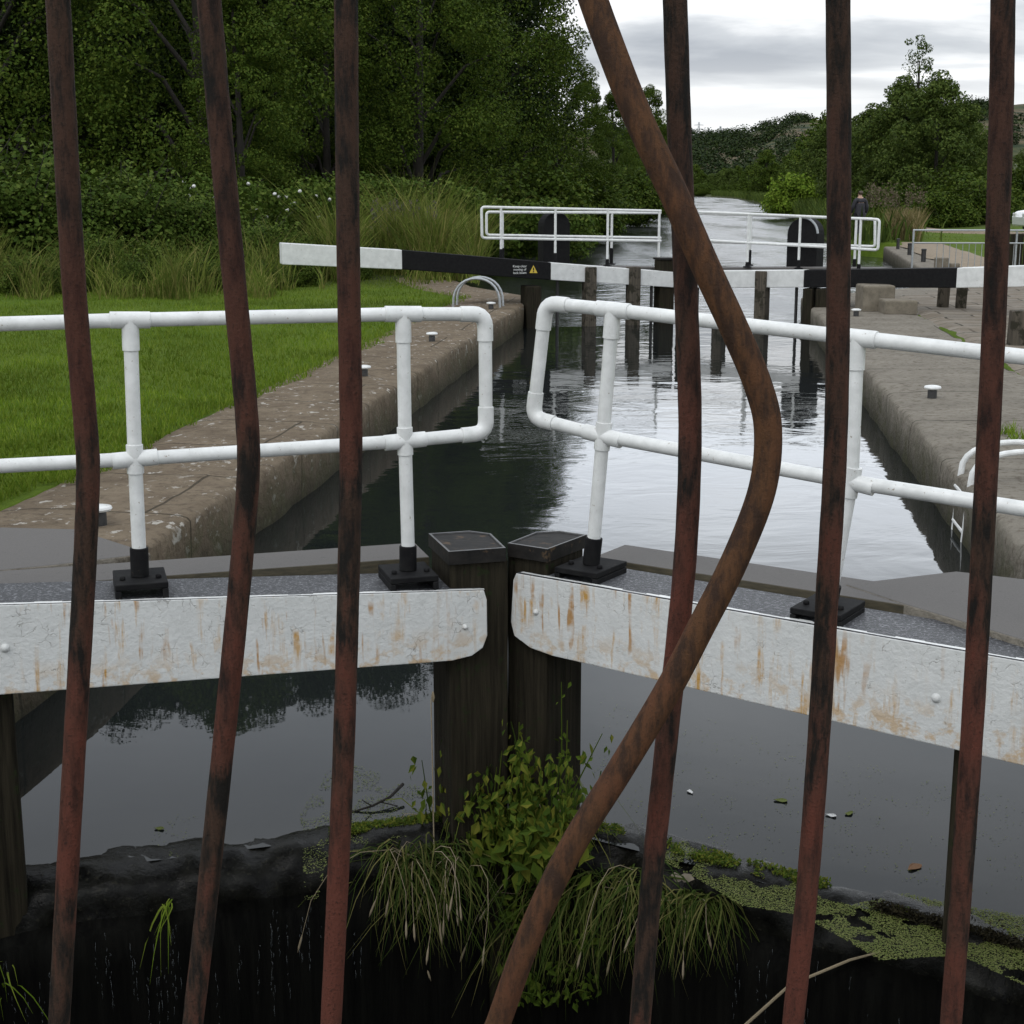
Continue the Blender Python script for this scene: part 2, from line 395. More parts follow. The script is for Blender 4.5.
# ------------------------------------------------------------------ bank lines
def interp(pts, y):
    if y <= pts[0][0]: a, b = pts[0], pts[1]
    elif y >= pts[-1][0]: a, b = pts[-2], pts[-1]
    else:
        for a, b in zip(pts, pts[1:]):
            if a[0] <= y <= b[0]: break
    return a[1] + (b[1] - a[1]) * (y - a[0]) / (b[0] - a[0])
LP = [(-30, -3.1 - 3.77), (28, .42), (31, -.8), (34, -1.4), (56, -1.0), (100, 6), (190, 21), (300, 35), (400, 42)]
RP = [(-30, 1.84 - 3.77), (28, 5.36), (31.5, 8.9), (34.5, 9.6), (52, 12.7), (55.5, 12.0), (60, 13.0), (101, 19.4), (222, 36), (320, 47), (400, 50)]
def Lx(y): return interp(LP, y)
def Rx(y): return interp(RP, y)
def sst(a, b, x):
    t = min(1, max(0, (x - a) / (b - a))); return t * t * (3 - 2 * t)
def zl(x, y):
    d = Lx(y) - x
    return .42 + 1.0 * sst(14, 40, d) + 1.6 * sst(38, 70, y) * sst(3, 14, d) + .03 * noise.noise((x * .5, y * .5, 0))
def zr(x, y):
    d = x - Rx(y)
    return .42 + .08 * sst(30, 36, y) + .06 * max(0, d - 5) * sst(40, 75, y) + .03 * max(0, d - 12) + .03 * noise.noise((x * .5, y * .5, 3))

# ------------------------------------------------------------------ GROUND (structure)
rows = [-30, -20, -10, -5] + [i * .75 for i in range(0, 45)] + list(range(35, 60, 2)) + list(range(60, 130, 5)) + list(range(130, 401, 15)) + [430, 500, 600, 800, 1200, 2500]
offs = [0, .35, .8, 1.5, 2.5, 4, 6, 8.5, 12, 16, 21, 27, 34, 42, 55, 70, 100, 150, 250, 500, 1200, 3000]
g = MB(); P = []
for y in rows:
    inlock = y < 33.9
    row = []
    lx, rx = Lx(y), Rx(y)
    closed = sst(385, 420, y)
    for d in reversed(offs):
        x = lx - (1.28 if inlock else .5) - d
        row.append((x, y, zl(x, y) - (.02 if d == 0 else 0)))
    if inlock:
        row += [(lx - .25, y, -2.9), (lx + .5, y, -3), (rx - .5, y, -3), (rx + .25, y, -2.9)]
    else:
        b = -.5 + closed * 1.0; row += [(lx, y, .06 + closed * .4), (lx + 1.0, y, b), (rx - 1.0, y, b), (rx, y, .06 + closed * .4 if y > 53 else -.5)]
    for d in offs:
        x = rx + (1.6 if inlock else (.9 if y < 53 else .5)) + d
        row.append((x, y, zr(x, y) - (.02 if d == 0 else 0)))
    P.append(row)
g.grid(P, 0, True, flip=True)
ground = g.build('ground', M['ground'], auto=0); tag(ground, kind='structure')

# water
w = MB(); w.add([(-4.2, 5.0, 0), (-1, 3.6, 0), (3, 3.6, 0), (7, 26.5, 0), (2.9, 27.1, 0), (-1.6, 26.2, 0)], [(0, 1, 2, 3, 4, 5)])
w.v = []; w.f = []; w.m = []; w.s = []
# lock pound: bounded downstream by the planking of the two leaves
GL = Leaf((-.10, 5.23), .30, -1); GR = Leaf((0.02, 5.30), -.66, 1)
FA = (2.92, 27.0)
FL = Leaf(FA, .30, -1); FR = Leaf(FA, -.66, 1)
aL = GL.w(2.7, .20, 0); aR = GR.w(3.2, .20, 0); ap = Vector((-.02, 5.46, 0))
w.add([aL, ap, aR, (5.6, 25.4, 0), (2.92, 27.06, 0), (-.1, 26.1, 0)], [(0, 1, 2, 3, 4, 5)])
tag(w.build('lock_water', M['lockwater']), kind='structure')
w = MB(); w.add([(-.1, 26.104, 0), (2.92, 27.064, 0), (5.6, 25.404, 0), (7, 29, 0), (20, 33, 0), (80, 410, 0), (20, 410, 0), (-6, 100, 0), (-6, 30, 0)], [tuple(range(9))])
tag(w.build('canal_water', M['canalwater']), kind='structure')
w = MB(); w.add([(-12, -30, -2.3), (6, -30, -2.3), (6, 6, -2.3), (-12, 6, -2.3)], [(0, 1, 2, 3)])
tag(w.build('lower_water', M['lockwater']), kind='structure')

# ------------------------------------------------------------------ LOCK WALLS
def resample(path, step):
    out = []
    for a, b in zip(path, path[1:]):
        a = Vector(a); b = Vector(b); n = max(1, int((b - a).length / step))
        for i in range(n): out.append(a + (b - a) * i / n)
    out.append(Vector(path[-1])); return out
def wall(name, path, sg, mat, back, rough, step=.16):
    """path of the water edge; sg = +1 bank to the right of travel"""
    pts = resample(path, step); n = len(pts); P = []
    prof = [(back, .40), (back * .8, .425), (back * .6, .425), (back * .42, .42), (back * .28, .418), (back * .16, .415), (.09, .415), (.035, .405), (.010, .385), (.002, .33), (0, .2), (0, .12), (0, .04), (0, -.06), (0, -.5), (0, -3)]
    for i, p in enumerate(pts):
        t = (pts[min(i + 3, n - 1)] - pts[max(i - 3, 0)]).normalized(); nx = Vector((t.y, -t.x)) * sg
        row = []
        for d, z in prof:
            q = p + nx * d; k = 1.0 if d < .5 else .35
            a = noise.fractal((q.x * 1.6, q.y * 1.6, z * 1.6), 1, 2, 4) * rough * k
            big = noise.noise((q.x * .6, q.y * .6, 5)) * rough * .8 * k
            ero = max(0, noise.noise((q.x * .9 + 7, q.y * .9, 1))) * rough * 1.3 * (1 if .1 < z and d < .25 else 0)
            dz = 0
            if d > .1: dz = noise.fractal((q.x * 3, q.y * 3, 2), 1, 2, 4) * rough * .35
            if z < -.2: a = big = ero = 0
            q = q + nx * (max(-.04, a * .6 + big * .3) + ero)
            row.append((q.x, q.y, z + dz - ero * .5))
        P.append(row)
    m = MB(); m.grid(P, 0, True, flip=(sg < 0)); return m.build(name, mat, auto=0)
pathL = [(Lx(y), y) for y in (-6, 28)] + [(-.8, 31), (-1.4, 34)]
pathR = [(Rx(y), y) for y in (-6, 28)] + [(8.9, 31.5), (9.6, 34.5), (12.7, 52)]
wl = wall('lock_wall', pathL, -1, M['wallL'], 1.30, .042)
tag(wl, 'eroded brown stone lock wall with flaking coping beside the lawn', 'lock wall')
wr = wall('lock_wall', pathR, 1, M['wallR'], 1.65, .032)
tag(wr, 'pale worn concrete lock wall and quay on the towpath side', 'lock wall')

# towpath of broken slabs behind the right coping
P = []
for i in range(0, 150):
    y = -4 + i * .25; rx = Rx(y) if y < 28 else Rx(28) + (y - 28) * .9
    wd = 2.2 + .5 * noise.noise((y * .35, 0, 9)) + .25 * noise.noise((y * 1.3, 4, 9)) + 2.0 * sst(22, 30, y)
    row = []
    for j in range(13):
        x = rx + 1.60 + wd * j / 12
        row.append((x, y, max(.425, zr(x, y)) + .012 + .014 * noise.fractal((x * 1.3, y * 1.3, 0), 1, 2, 4) - (.05 if j in (0, 12) else 0)))
    P.append(row)
m = MB(); m.grid(P, 0, True, flip=True); tag(m.build('towpath', M['paving'], auto=0), kind='structure')
# dirt path climbing the right bank and the quay path
def strip(name, pts, wd, mat, zf, lift=.03):
    P = []; pts = resample(pts, .8)
    for i, p in enumerate(pts):
        t = (pts[min(i + 1, len(pts) - 1)] - pts[max(i - 1, 0)]).normalized(); nx = Vector((-t.y, t.x)); row = []
        for k in range(7):
            e = (k / 6 - .5) * wd * (1 + .25 * noise.noise((p.x * .4, p.y * .4, k)))
            q = p + nx * e; row.append((q.x, q.y, zf(q.x, q.y) + (lift if 0 < k < 6 else -.05)))
        P.append(row)
    m = MB(); m.grid(P, 0, True); tag(m.build(name, mat, auto=0), kind='structure')
strip('dirt_path', [(23, 48), (20.5, 58), (18.6, 66), (18.0, 75)], 1.3, M['soil'], zr, .08)
strip('quay_path', [(10.8, 33), (12.9, 45), (14.2, 53)], 1.6, M['soil'], zr, .03)

# ------------------------------------------------------------------ IRON RAILING IN FRONT
rail = thing('iron_railing', 'rusty iron railing of bent upright bars right in front of the lens', 'railing')
DB = 1.0
def smooth_path(px, Y):
    """px list (x,y[,Y]); catmull-rom"""
    pts = [aty(p[0], p[1], p[2] if len(p) > 2 else Y) for p in px]
    pts = [pts[0] * 2 - pts[1]] + pts + [pts[-1] * 2 - pts[-2]]
    out = []
    for i in range(1, len(pts) - 2):
        a, b, c, d = pts[i - 1:i + 3]
        for k in range(8):
            t = k / 8
            out.append(.5 * ((2 * b) + (c - a) * t + (2 * a - 5 * b + 4 * c - d) * t * t + (3 * b - a - 3 * c + d) * t ** 3))
    out.append(pts[-2]); return out
ZT, ZB = 3.15, 1.35
bars = [
    [(58, 0), (66, 150), (75, 300), (86, 430), (88, 480), (84, 580), (75, 740), (66, 900), (59, 1023)],
    [(209, 0), (222, 150), (236, 300), (247, 420), (248, 480), (240, 580), (224, 740), (207, 900), (193, 1023)],
    [(346, 0), (347, 150), (349, 300), (351, 430), (349, 560), (344, 740), (337, 900), (331, 1023)],
    [(675, 0), (680, 150), (687, 320), (690, 440), (685, 560), (672, 690), (658, 820), (650, 900), (640, 1023)],
    [(838, 0), (839, 150), (838, 330), (835, 460), (828, 580), (820, 720), (808, 880), (793, 1023)],
    [(1003, 0), (1001, 120), (995, 300), (985, 500), (974, 700), (964, 850), (951, 1023)]]
rad = .0079
for bpx in bars:
    pts = smooth_path(bpx, DB)
    top = pts[0] + (pts[0] - pts[1]).normalized() * 0; 
    s0 = (pts[0] - pts[3]).normalized(); s1 = (pts[-1] - pts[-4]).normalized()
    up = [pts[0] + Vector((s0.x * .25, 0, ZT - pts[0].z)), pts[0] + Vector((s0.x * .15, 0, .25))]
    dn = [pts[-1] + Vector((s1.x * .15, 0, -.2)), pts[-1] + Vector((s1.x * .25, 0, ZB - pts[-1].z))]
    m = MB(); m.tube(up + pts + dn, [rad * (1 + .012 * math.sin(i * 1.7)) for i in range(len(pts) + 4)], 14)
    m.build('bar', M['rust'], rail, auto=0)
bent = [(583, -30, .985), (604, 30, .975), (637, 115, .965), (672, 190, .958), (705, 265, .955), (735, 330, .955), (758, 385, .955), (768, 430, .955), (762, 490, .955), (735, 560, .955), (702, 625, .955), (668, 690, .957), (620, 770, .96), (570, 850, .965), (530, 935, .97), (498, 1024, .98)]
pts = smooth_path(bent, DB); 
m = MB(); m.tube([Vector((-.09, 1.0, ZT)), Vector((.0, .995, 2.75))] + pts + [Vector((-.03, 1.0, 1.75)), Vector((-.04, 1.0, ZB))], .0092, 16)
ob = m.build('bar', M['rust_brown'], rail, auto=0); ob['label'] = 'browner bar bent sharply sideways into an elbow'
for xx in (-.62, -.5, -.4, .44, .54, .64):
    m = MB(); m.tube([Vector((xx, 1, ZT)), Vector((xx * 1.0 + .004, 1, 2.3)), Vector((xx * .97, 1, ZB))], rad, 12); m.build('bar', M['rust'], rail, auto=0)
for z in (ZT, ZB):
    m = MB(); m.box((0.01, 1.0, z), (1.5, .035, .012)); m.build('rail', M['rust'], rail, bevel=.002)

m = MB(); m.box((0, -1.2, 1.2), (11, 4.4, .24)); m.box((0, .99, 1.28), (11, .12, .12))
tag(m.build('footbridge_deck', M['stone']), kind='structure')
# ------------------------------------------------------------------ NEAR LOCK GATES
def elbow(a, c, b, r, k=5):
    """points for a rounded corner a->c->b of radius r"""
    a, c, b = Vector(a), Vector(c), Vector(b); d1 = (a - c).normalized(); d2 = (b - c).normalized()
    p, q = c + d1 * r, c + d2 * r
    return [p * (1 - t) ** 2 + c * 2 * t * (1 - t) + q * t * t for t in [i / k for i in range(k + 1)]]
def sleeve(m, p, d, L, r, seg=14):
    d = Vector(d).normalized(); m.tube([p - d * L / 2, p - d * (L / 2 - .001), p + d * (L / 2 - .001), p + d * L / 2], [r * .97, r, r, r * .97], seg)

def near_gate(G, left):
    lab = ('near left lock gate with rust streaked white beam and level guard rail', 'near right lock gate with white beam sloping down and leaning guard rail')[0 if left else 1]
    root = thing('lock_gate', lab, 'lock gate')
    def ext(p, q, L): return q + (q - p).normalized() * L
    # balance beam
    if left:
        t0, t1 = G.P(485, 590), G.P(0, 605); b0, b1 = G.P(452, 661), G.P(0, 695)
        prof = [G.P(484, 590), G.P(487, 600), G.P(487.5, 636), G.P(483, 648), G.P(472, 656), G.P(452, 661)]
    else:
        t0, t1 = G.P(520, 573), G.P(1024, 661); b0, b1 = G.P(578, 662), G.P(1024, 766)
        prof = [G.P(516, 573), G.P(513, 580), G.P(510.5, 622), G.P(514, 636), G.P(530, 648), G.P(552, 656), G.P(578, 662)]
    tE, bE = ext(t0, t1, 2.6), ext(b0, b1, 2.6)
    prof = prof + [bE, tE]
    if left: prof = list(reversed(prof))
    n = len(prof)
    m = MB()
    tops = Vector((0, 0, 1))
    def ms(i):
        e = prof[(i + 1) % n] - prof[i]
        mid = (prof[(i + 1) % n] + prof[i]) / 2
        return 1 if abs(e.z) < .35 * e.length and mid.z > .85 else 0
    m.prism(prof, G.n * .29, 0, 0, ms)
    bm = bmesh.new(); me = bpy.data.meshes.new('x')
    beam = m.build('balance_beam', [M['beam_white'], M['felt']], root, bevel=.004)
    beam['label'] = 'thick white painted beam with rust stains and gritty black top'
    # small uneven white paint lip on the top arris
    lip = MB(); a, b = t0, ext(t0, t1, 1.0); nn = 60
    for i in range(nn):
        p = a.lerp(b, i / nn); q = a.lerp(b, (i + 1) / nn); d = .018 + .016 * noise.noise((i * .37, 3 if left else 8, 0))
        lip.add([p + Vector((0, 0, .0012)) + G.n * .003, q + Vector((0, 0, .0012)) + G.n * .003, q + G.n * d + Vector((0, 0, .0016)), p + G.n * d + Vector((0, 0, .0016))], [(0, 1, 2, 3) if not left else (3, 2, 1, 0)])
    lip.build('paint_edge', M['white'], beam)
    for px in ([(5, 648, .016), (465, 627, .011)] if left else [(936, 698, .016), (536, 612, .012)]):
        m = MB(); m.lathe(G.P(px[0], px[1]) + G.n * .004, [(px[2], 0), (px[2] * .95, .006), (px[2] * .6, .013), (px[2] * .2, .016)], 14, axis=-G.n)
        m.build('bolt', M['beam_white'], beam)
    # mitre post
    zt = 1.125
    if left: u0, u1, pxb = G.U(504, 550, .03), G.U(450, 550, .03), 431
    else: u0, u1, pxb = G.U(510, 550, .03), G.U(547, 555, .03), 584
    lo_, hi_ = .05, .6
    for _ in range(30):
        md = (lo_ + hi_) / 2
        if (px_of(G.w(u1, md, zt)) - pxb) * (1 if left else -1) > 0: lo_ = md
        else: hi_ = md
    vb = lo_
    m = MB()
    up0 = G.U(509 if left else 506, 600, .03)
    ring = [(up0, .035), (u1, .035), (u1, vb), (up0 + .03, vb), (up0 - .004, vb - .05)]
    segs = 12; P = []
    zs = [-2.3, -.1, .2, .45, .7, .9, zt - .045]
    vs = []; 
    for z in zs:
        for i, (u, v) in enumerate(ring): vs.append(G.w(u + .006 * noise.noise((z * 3, i, 1)), v, z))
    nr = len(ring); fs = []
    for i in range(len(zs) - 1):
        for j in range(nr):
            j2 = (j + 1) % nr; fs.append((i * nr + j, i * nr + j2, (i + 1) * nr + j2, (i + 1) * nr + j))
    fs.append(tuple((len(zs) - 1) * nr + j for j in range(nr)))
    if left: fs = [tuple(reversed(f)) for f in fs]
    m.add(vs, fs); post = m.build('mitre_post', M['wood'], root, bevel=.012)
    # iron cap
    big = [(u0 - .004, .02), (u1 + .008, .02), (u1 + .008, vb + .008), (u0 + .05, vb + .008), (u0 - .015, vb - .06)]
    m = MB()
    pb = [G.w(u, v, zt - .05) for u, v in big]; pt = [G.w(u, v, zt) for u, v in big]
    cu = sum(p[0] for p in big) / 5; cv = sum(p[1] for p in big) / 5
    ins = [(cu + (u - cu) * .93, cv + (v - cv) * .93) for u, v in big]
    pi = [G.w(u, v, zt) for u, v in ins]; pd = [G.w(u, v, zt - .005) for u, v in ins]
    k = 5; vs = pb + pt + pi + pd; fs = []; mm = []
    for j in range(k):
        j2 = (j + 1) % k
        for lv, mt in ((0, 0), (1, 1), (2, 1)):
            f = (lv * k + j, lv * k + j2, (lv + 1) * k + j2, (lv + 1) * k + j)
            m.add(vs, [tuple(reversed(f)) if left else f], mt) if False else (fs.append(tuple(reversed(f)) if left else f), mm.append(mt))
    f = tuple(3 * k + j for j in range(k)); fs.append(tuple(reversed(f)) if left else f); mm.append(0)
    m.add(vs, fs); m.m = mm
    m.build('post_cap', [M['cap'], M['caprim']], post)
    # intermediate rib in the frame of the gate
    if left: ua, ub = G.U(20, 800, .06), G.U(-22, 800, .06)
    else: ua, ub = G.U(950, 800, .06), G.U(970, 800, .06)
    m = MB(); m.leafbox(G, ua, ub, .06, .12, -.6, .75) if not left else m.hexa([G.w(ub, .06, -.6), G.w(ua, .06, -.6), G.w(ua, .14, -.6), G.w(ub, .14, -.6), G.w(ub, .06, .76), G.w(ua, .06, .76), G.w(ua, .14, .76), G.w(ub, .14, .76)])
    m.build('rib', M['wood'], root, bevel=.01)
    # heel post at the wall
    uh = 2.75 if left else 2.9
    m = MB(); m.leafbox(G, uh - .16, uh + .16, .03, .34, -2.2, 1.0); m.build('heel_post', M['wood'], root, bevel=.02)
    # planking: worn crest and black front face
    P = []; nu = 110
    for i in range(nu + 1):
        u = -.02 + (uh - .1) * i / nu; row = []
        for v, z in ((.46, -.10), (.42, -.02), (.36, -.014), (.30, .0), (.24, .009), (.18, .008), (.13, -.004), (.09, -.026), (.06, -.055), (.045, -.09), (.04, -.13), (.04, -.16), (.022, -.19), (.016, -.3), (.016, -.6), (.016, -1.2), (.02, -2.4)):
            p = G.w(u, v, z)
            a = noise.fractal((p.x * 7, p.y * 7, z * 7), 1, 2, 4) * (.045 if -.25 < z < .1 else .008)
            p = p - G.n * a * .8 + Vector((0, 0, a * .5 + .020 * noise.noise((u * 3.1, v * 7, 4 if left else 6)) * (1 if z > -.2 else 0)))
            row.append(p)
        P.append(row)
    m = MB(); m.grid(P, 0, True, flip=left)
    for i, f in enumerate(m.f):
        if i % 16 >= 10: m.m[i] = 1
    m.build('planking', [M['crest'], M['gateface']], root, auto=0)
    # walkway board behind the beam
    uE = 1.25 if left else .85
    m = MB(); L0, L1 = -.0, 3.4
    zz = 1.03
    def wk(u0, u1, v0, v1, z0, z1):
        if left: m.hexa([G.w(u1, v0, z0), G.w(u0, v0, z0), G.w(u0, v1, z0), G.w(u1, v1, z0), G.w(u1, v0, z1), G.w(u0, v0, z1), G.w(u0, v1, z1), G.w(u1, v1, z1)])
        else: m.leafbox(G, u0, u1, v0, v1, z0, z1)
    wk(.12, 3.2, .34, .585, zz - .075, zz)
    for i in range(6):
        m.m[-1 - i] = 1
    m.m[-5] = 0
    m.build('walkway', [M['walk'], M['board']], root, bevel=.004)
    # guard rail
    off = .13
    PR = lambda x, y: G.P(x, y, off)
    if left:
        top = [(485, 314), (403, 314), (130, 320), (0, 324)]; bot = [(486, 433), (405, 441), (135, 459), (0, 466)]
        posts = [[(403, 314), (405, 441), (408, 546), (408, 570)], [(130, 320), (135, 459), (139, 548), (140, 576)]]
    else:
        top = [(546, 303), (613, 310), (857, 338), (1024, 357)]; bot = [(533, 418), (603, 436), (852, 482), (1024, 509)]
        posts = [[(613, 310), (603, 436), (594, 538), (591, 564)], [(857, 338), (851, 482), (832, 585), (828, 604)]]
    T = [PR(*p) for p in top]; B = [PR(*p) for p in bot]
    T.append(ext(T[0], T[-1], 1.6)); B.append(ext(B[0], B[-1], 1.6))
    r = .0242
    m = MB()
    path = [B[4], B[3], B[2], B[1]] + elbow(B[1], B[0], T[0], .045) + elbow(B[0], T[0], T[1], .045) + [T[1], T[2], T[3], T[4]]
    m.tube(path, r, 16)
    up = (T[0] - B[0]).normalized(); hd = (T[1] - T[0]).normalized(); hb = (B[1] - B[0]).normalized()
    rs = r * 1.18
    m.tube(elbow(T[0] - up * .07, T[0], T[0] + hd * .085, .047), rs, 16); sleeve(m, T[0] + hd * .066, hd, .05, rs); sleeve(m, T[0] - up * .066, up, .06, rs)
    m.tube(elbow(B[0] + up * .07, B[0], B[0] + hb * .085, .047), rs, 16); sleeve(m, B[0] + hb * .066, hb, .05, rs); sleeve(m, B[0] + up * .066, up, .06, rs)
    for i in (1, 2):
        sleeve(m, T[i], hd, .13, rs); sleeve(m, B[i], hb, .15, rs)
    gr = m.build('guard_rail', M['white'], root)
    gr['label'] = 'white tubular guard rail with two rails and rounded end'
    for pp in posts:
        q = [PR(*p) for p in pp]; m = MB()
        m.tube([q[0], q[1], q[2]], r, 16); sleeve(m, q[0].lerp(q[1], .11), q[1] - q[0], .10, rs); sleeve(m, q[1], q[2] - q[1], .10, rs)
        m.build('post', M['white'], gr)
        m = MB(); base = q[3]
        m.tube([q[2] + (q[2] - base) * .02, base], r * 1.3, 16)
        # bridge-shaped foot: top plate on two legs
        zb = .985 if left else .985
        cu = (base - G.o).dot(G.u); w2 = .088
        zt2 = base.z
        zf = (t0.lerp(t1, .5)).z - .01
        for (a0, a1, c0, c1, d0, d1) in ((-w2, w2, .02, .24, zt2 - .02, zt2), (-w2, -w2 + .02, .02, .24, zf - .02, zt2 - .022), (w2 - .02, w2, .02, .24, zf - .02, zt2 - .022)):
            uu0, uu1 = cu + a0, cu + a1
            m.hexa([G.w(uu1, c0, d0), G.w(uu0, c0, d0), G.w(uu0, c1, d0), G.w(uu1, c1, d0), G.w(uu1, c0, d1), G.w(uu0, c0, d1), G.w(uu0, c1, d1), G.w(uu1, c1, d1)]) if left else m.leafbox(G, uu0, uu1, c0, c1, d0, d1)
        for a in (-.06, .06):
            m.lathe(G.w(cu + a, .09, zt2), [(.011, 0), (.011, .010), (.006, .014)], 8)
        m.build('post_foot', M['black'], gr, bevel=.003)
    return root
near_gate(GL, True); near_gate(GR, False)

# fixed quoin platforms either side (top level with the walkway)
def platform(px, z, label):
    top = [onz(x, y, z) for x, y in px]
    m = MB(); n = len(top); vs = [p.copy() for p in top] + [Vector((p.x, p.y, p.z - .07)) for p in top]
    fs = [tuple(range(n))] + [(j, i, i + n, j + n) for i, j in [(i, (i + 1) % n) for i in range(n)]]
    m.add(vs, fs); m.m = [0] + [1] * n
    o = m.build('quoin_platform', [M['walk'], M['wallR']], bevel=.006); tag(o, label, 'platform')
platform([(151, 553), (76, 529), (-120, 524), (-500, 540), (-500, 640), (0, 570), (60, 564)], 1.034, 'grey gritty platform at the left end of the near gate walkway')
platform([(845, 584), (905, 604), (1024, 640), (1500, 800), (1500, 640), (1060, 583), (956, 571)], 1.034, 'grey gritty platform at the right end of the near gate walkway')

# ------------------------------------------------------------------ FAR LOCK GATES
def far_gate(G, left):
    root = thing('lock_gate', 'distant left lock gate with black beam ending white over the lawn' if left else 'distant right lock gate with black beam ending white over the towpath', 'lock gate')
    def q8(m, u0, u1, v0, v1, z0, z1, mt=0):
        """z0,z1 pairs at u0,u1"""
        if left: m.hexa([G.w(u1, v0, z0[1]), G.w(u0, v0, z0[0]), G.w(u0, v1, z0[0]), G.w(u1, v1, z0[1]), G.w(u1, v0, z1[1]), G.w(u0, v0, z1[0]), G.w(u0, v1, z1[0]), G.w(u1, v1, z1[1])], mt)
        else: m.leafbox(G, u0, u1, v0, v1, z0, z1, mt)
    if left: cuts = [(674, 272, 287.5), (551, 262.5, 280), (402, 250, 269.5), (282, 243, 264.5)]
    else: cuts = [(690, 271, 288), (804, 270, 287.5), (957, 268, 288), (1075, 264, 286)]
    C = []
    for x, a, b in cuts: C.append((G.U(x, a), G.P(x, a).z, G.P(x, b).z))
    m = MB()
    for i in range(3):
        mt = (0, 1, 0)[i]
        q8(m, C[i][0], C[i + 1][0], 0, .32 if i else .25, (C[i][2], C[i + 1][2]), (C[i][1], C[i + 1][1]), mt)
    beam = m.build('balance_beam', [M['white_far'], M['black']], root, bevel=.012)
    # ribs, rods and posts down into the water
    ribs = [(585, 596), (629, 640)] if left else [(714, 724), (756, 767)]
    for a, b in ribs:
        ua, ub = sorted((G.U(a, 275), G.U(b, 275))); m = MB(); zt = G.P((a + b) / 2, 267 if left else 271).z
        q8(m, ua, ub, -.05, .16, (-.8, -.8), (zt, zt)); m.build('rib', M['wood_dry'], root, bevel=.012)
    for a, b in ([(555.5, 559), (649, 653.5)] if left else [(795, 797.5)]):
        u = G.U((a + b) / 2, 300, .2); m = MB(); m.tube([G.w(u, .2, -.8), G.w(u, .2, 1.0)], .028, 10); m.build('paddle_rod', M['darkmetal'], root)
    ua, ub = sorted((G.U(659.5 if left else 676, 300, .05), G.U(674 if left else 692, 300, .05)))
    m = MB(); q8(m, ua, ub, .04, .34, (-.8, -.8), (1.13, 1.13)); mp = m.build('mitre_post', M['wood'], root, bevel=.02)
    m = MB(); q8(m, ua - .015, ub + .015, .02, .36, (1.132, 1.132), (1.17, 1.17)); m.build('post_cap', M['cap'], mp, bevel=.006)
    for a, b in ([(526, 541)] if left else [(803, 813), (816, 827)]):
        ua, ub = sorted((G.U(a, 300, .02), G.U(b, 300, .02)))
        m = MB(); q8(m, ua, ub, -.02, .36, (-.8, -.8), (.72, .72)); m.build('heel_post', M['wood'], root, bevel=.02)
    m = MB(); uh = C[1][0] + (.25 if left else .5); q8(m, .05, uh, .06, .2, (-2.5, -2.5), (-.02, -.02)); m.build('planking', M['gateface'], root)
    # walkway
    m = MB(); q8(m, .1, C[1][0] + 1.2, .38, .95, (.93, 1.02), (.985, 1.075)); m.build('walkway', M['walk'], root, bevel=.004)
    # guard rails: front and back of the walkway
    r = .024
    def rails(name, top, bot, posts, off, zfoot):
        T = [G.P(x, y, off) for x, y in top]; B = [G.P(x, y, off) for x, y in bot]; m = MB()
        m.tube([B[1]] + elbow(B[1], B[0], T[0], .06) + elbow(B[0], T[0], T[1], .06) + [T[1]], r, 10)
        gr = m.build(name, M['white'], root)
        for (x, y0, y1) in posts:
            a = G.P(x, y0, off); b = G.P(x, y1, off); m = MB(); m.tube([a, Vector((a.x, a.y, b.z))], r * .95, 10)
            m.build('post', M['white'], gr)
            m = MB(); m.tube([Vector((a.x, a.y, b.z)), Vector((a.x, a.y, zfoot))], r * 1.35, 10); m.lathe((a.x, a.y, zfoot - .01), [(.075, 0), (.075, .02), (.03, .03)], 12); m.build('post_foot', M['black'], gr)
    if left:
        rails('guard_rail', [(481.5, 207), (661, 211)], [(482, 238), (661, 241)], [(501, 207, 249), (555.5, 208, 253), (608, 209, 259), (659.5, 211, 263)], .36, 1.03)
        rails('guard_rail', [(486.5, 212), (661, 213)], [(486.5, 235), (661, 238)], [(502.5, 212, 248), (612, 212, 248)], .92, 1.03)
    else:
        rails('guard_rail', [(879.5, 219.5), (699, 212)], [(878, 250), (699, 240)], [(749, 214, 262), (800.5, 216, 260), (861, 219, 264)], .36, 1.03)
        rails('guard_rail', [(875, 219), (699, 213.5)], [(875, 246.5), (699, 241.5)], [(751, 214, 250), (856.5, 219, 259)], .92, 1.03)
    # paddle gear case standing on the walkway
    x0, x1, yt = (543.5, 570, 212) if left else (787, 817, 218)
    off = .96; ua, ub = sorted((G.U(x0, 240, off), G.U(x1, 240, off))); zt = G.P((x0 + x1) / 2, yt, off).z
    uc, hw = (ua + ub) / 2, (ub - ua) / 2; pr = []
    for i in range(13):
        a = math.pi * i / 12; pr.append(G.w(uc + hw * math.cos(a), off, zt - hw + hw * math.sin(a)))
    pr += [G.w(uc - hw, off, .9), G.w(uc + hw, off, .9)]
    if left: pr = list(reversed(pr))
    m = MB(); m.prism(pr, G.n * .34, 0, 0); pg = m.build('paddle_gear', M['black'], root, bevel=.012)
    if not left:
        m = MB(); arc = []
        for i in range(9):
            a = math.pi * (.02 + .5 * i / 8); arc.append(G.w(uc + (hw + .012) * math.cos(a), off - .01, zt - hw + (hw + .012) * math.sin(a)))
        m.tube(arc, .022, 8); m.build('hoop', M['galv'], pg)
        pg['label'] = 'black round topped gear case with pale hoop'
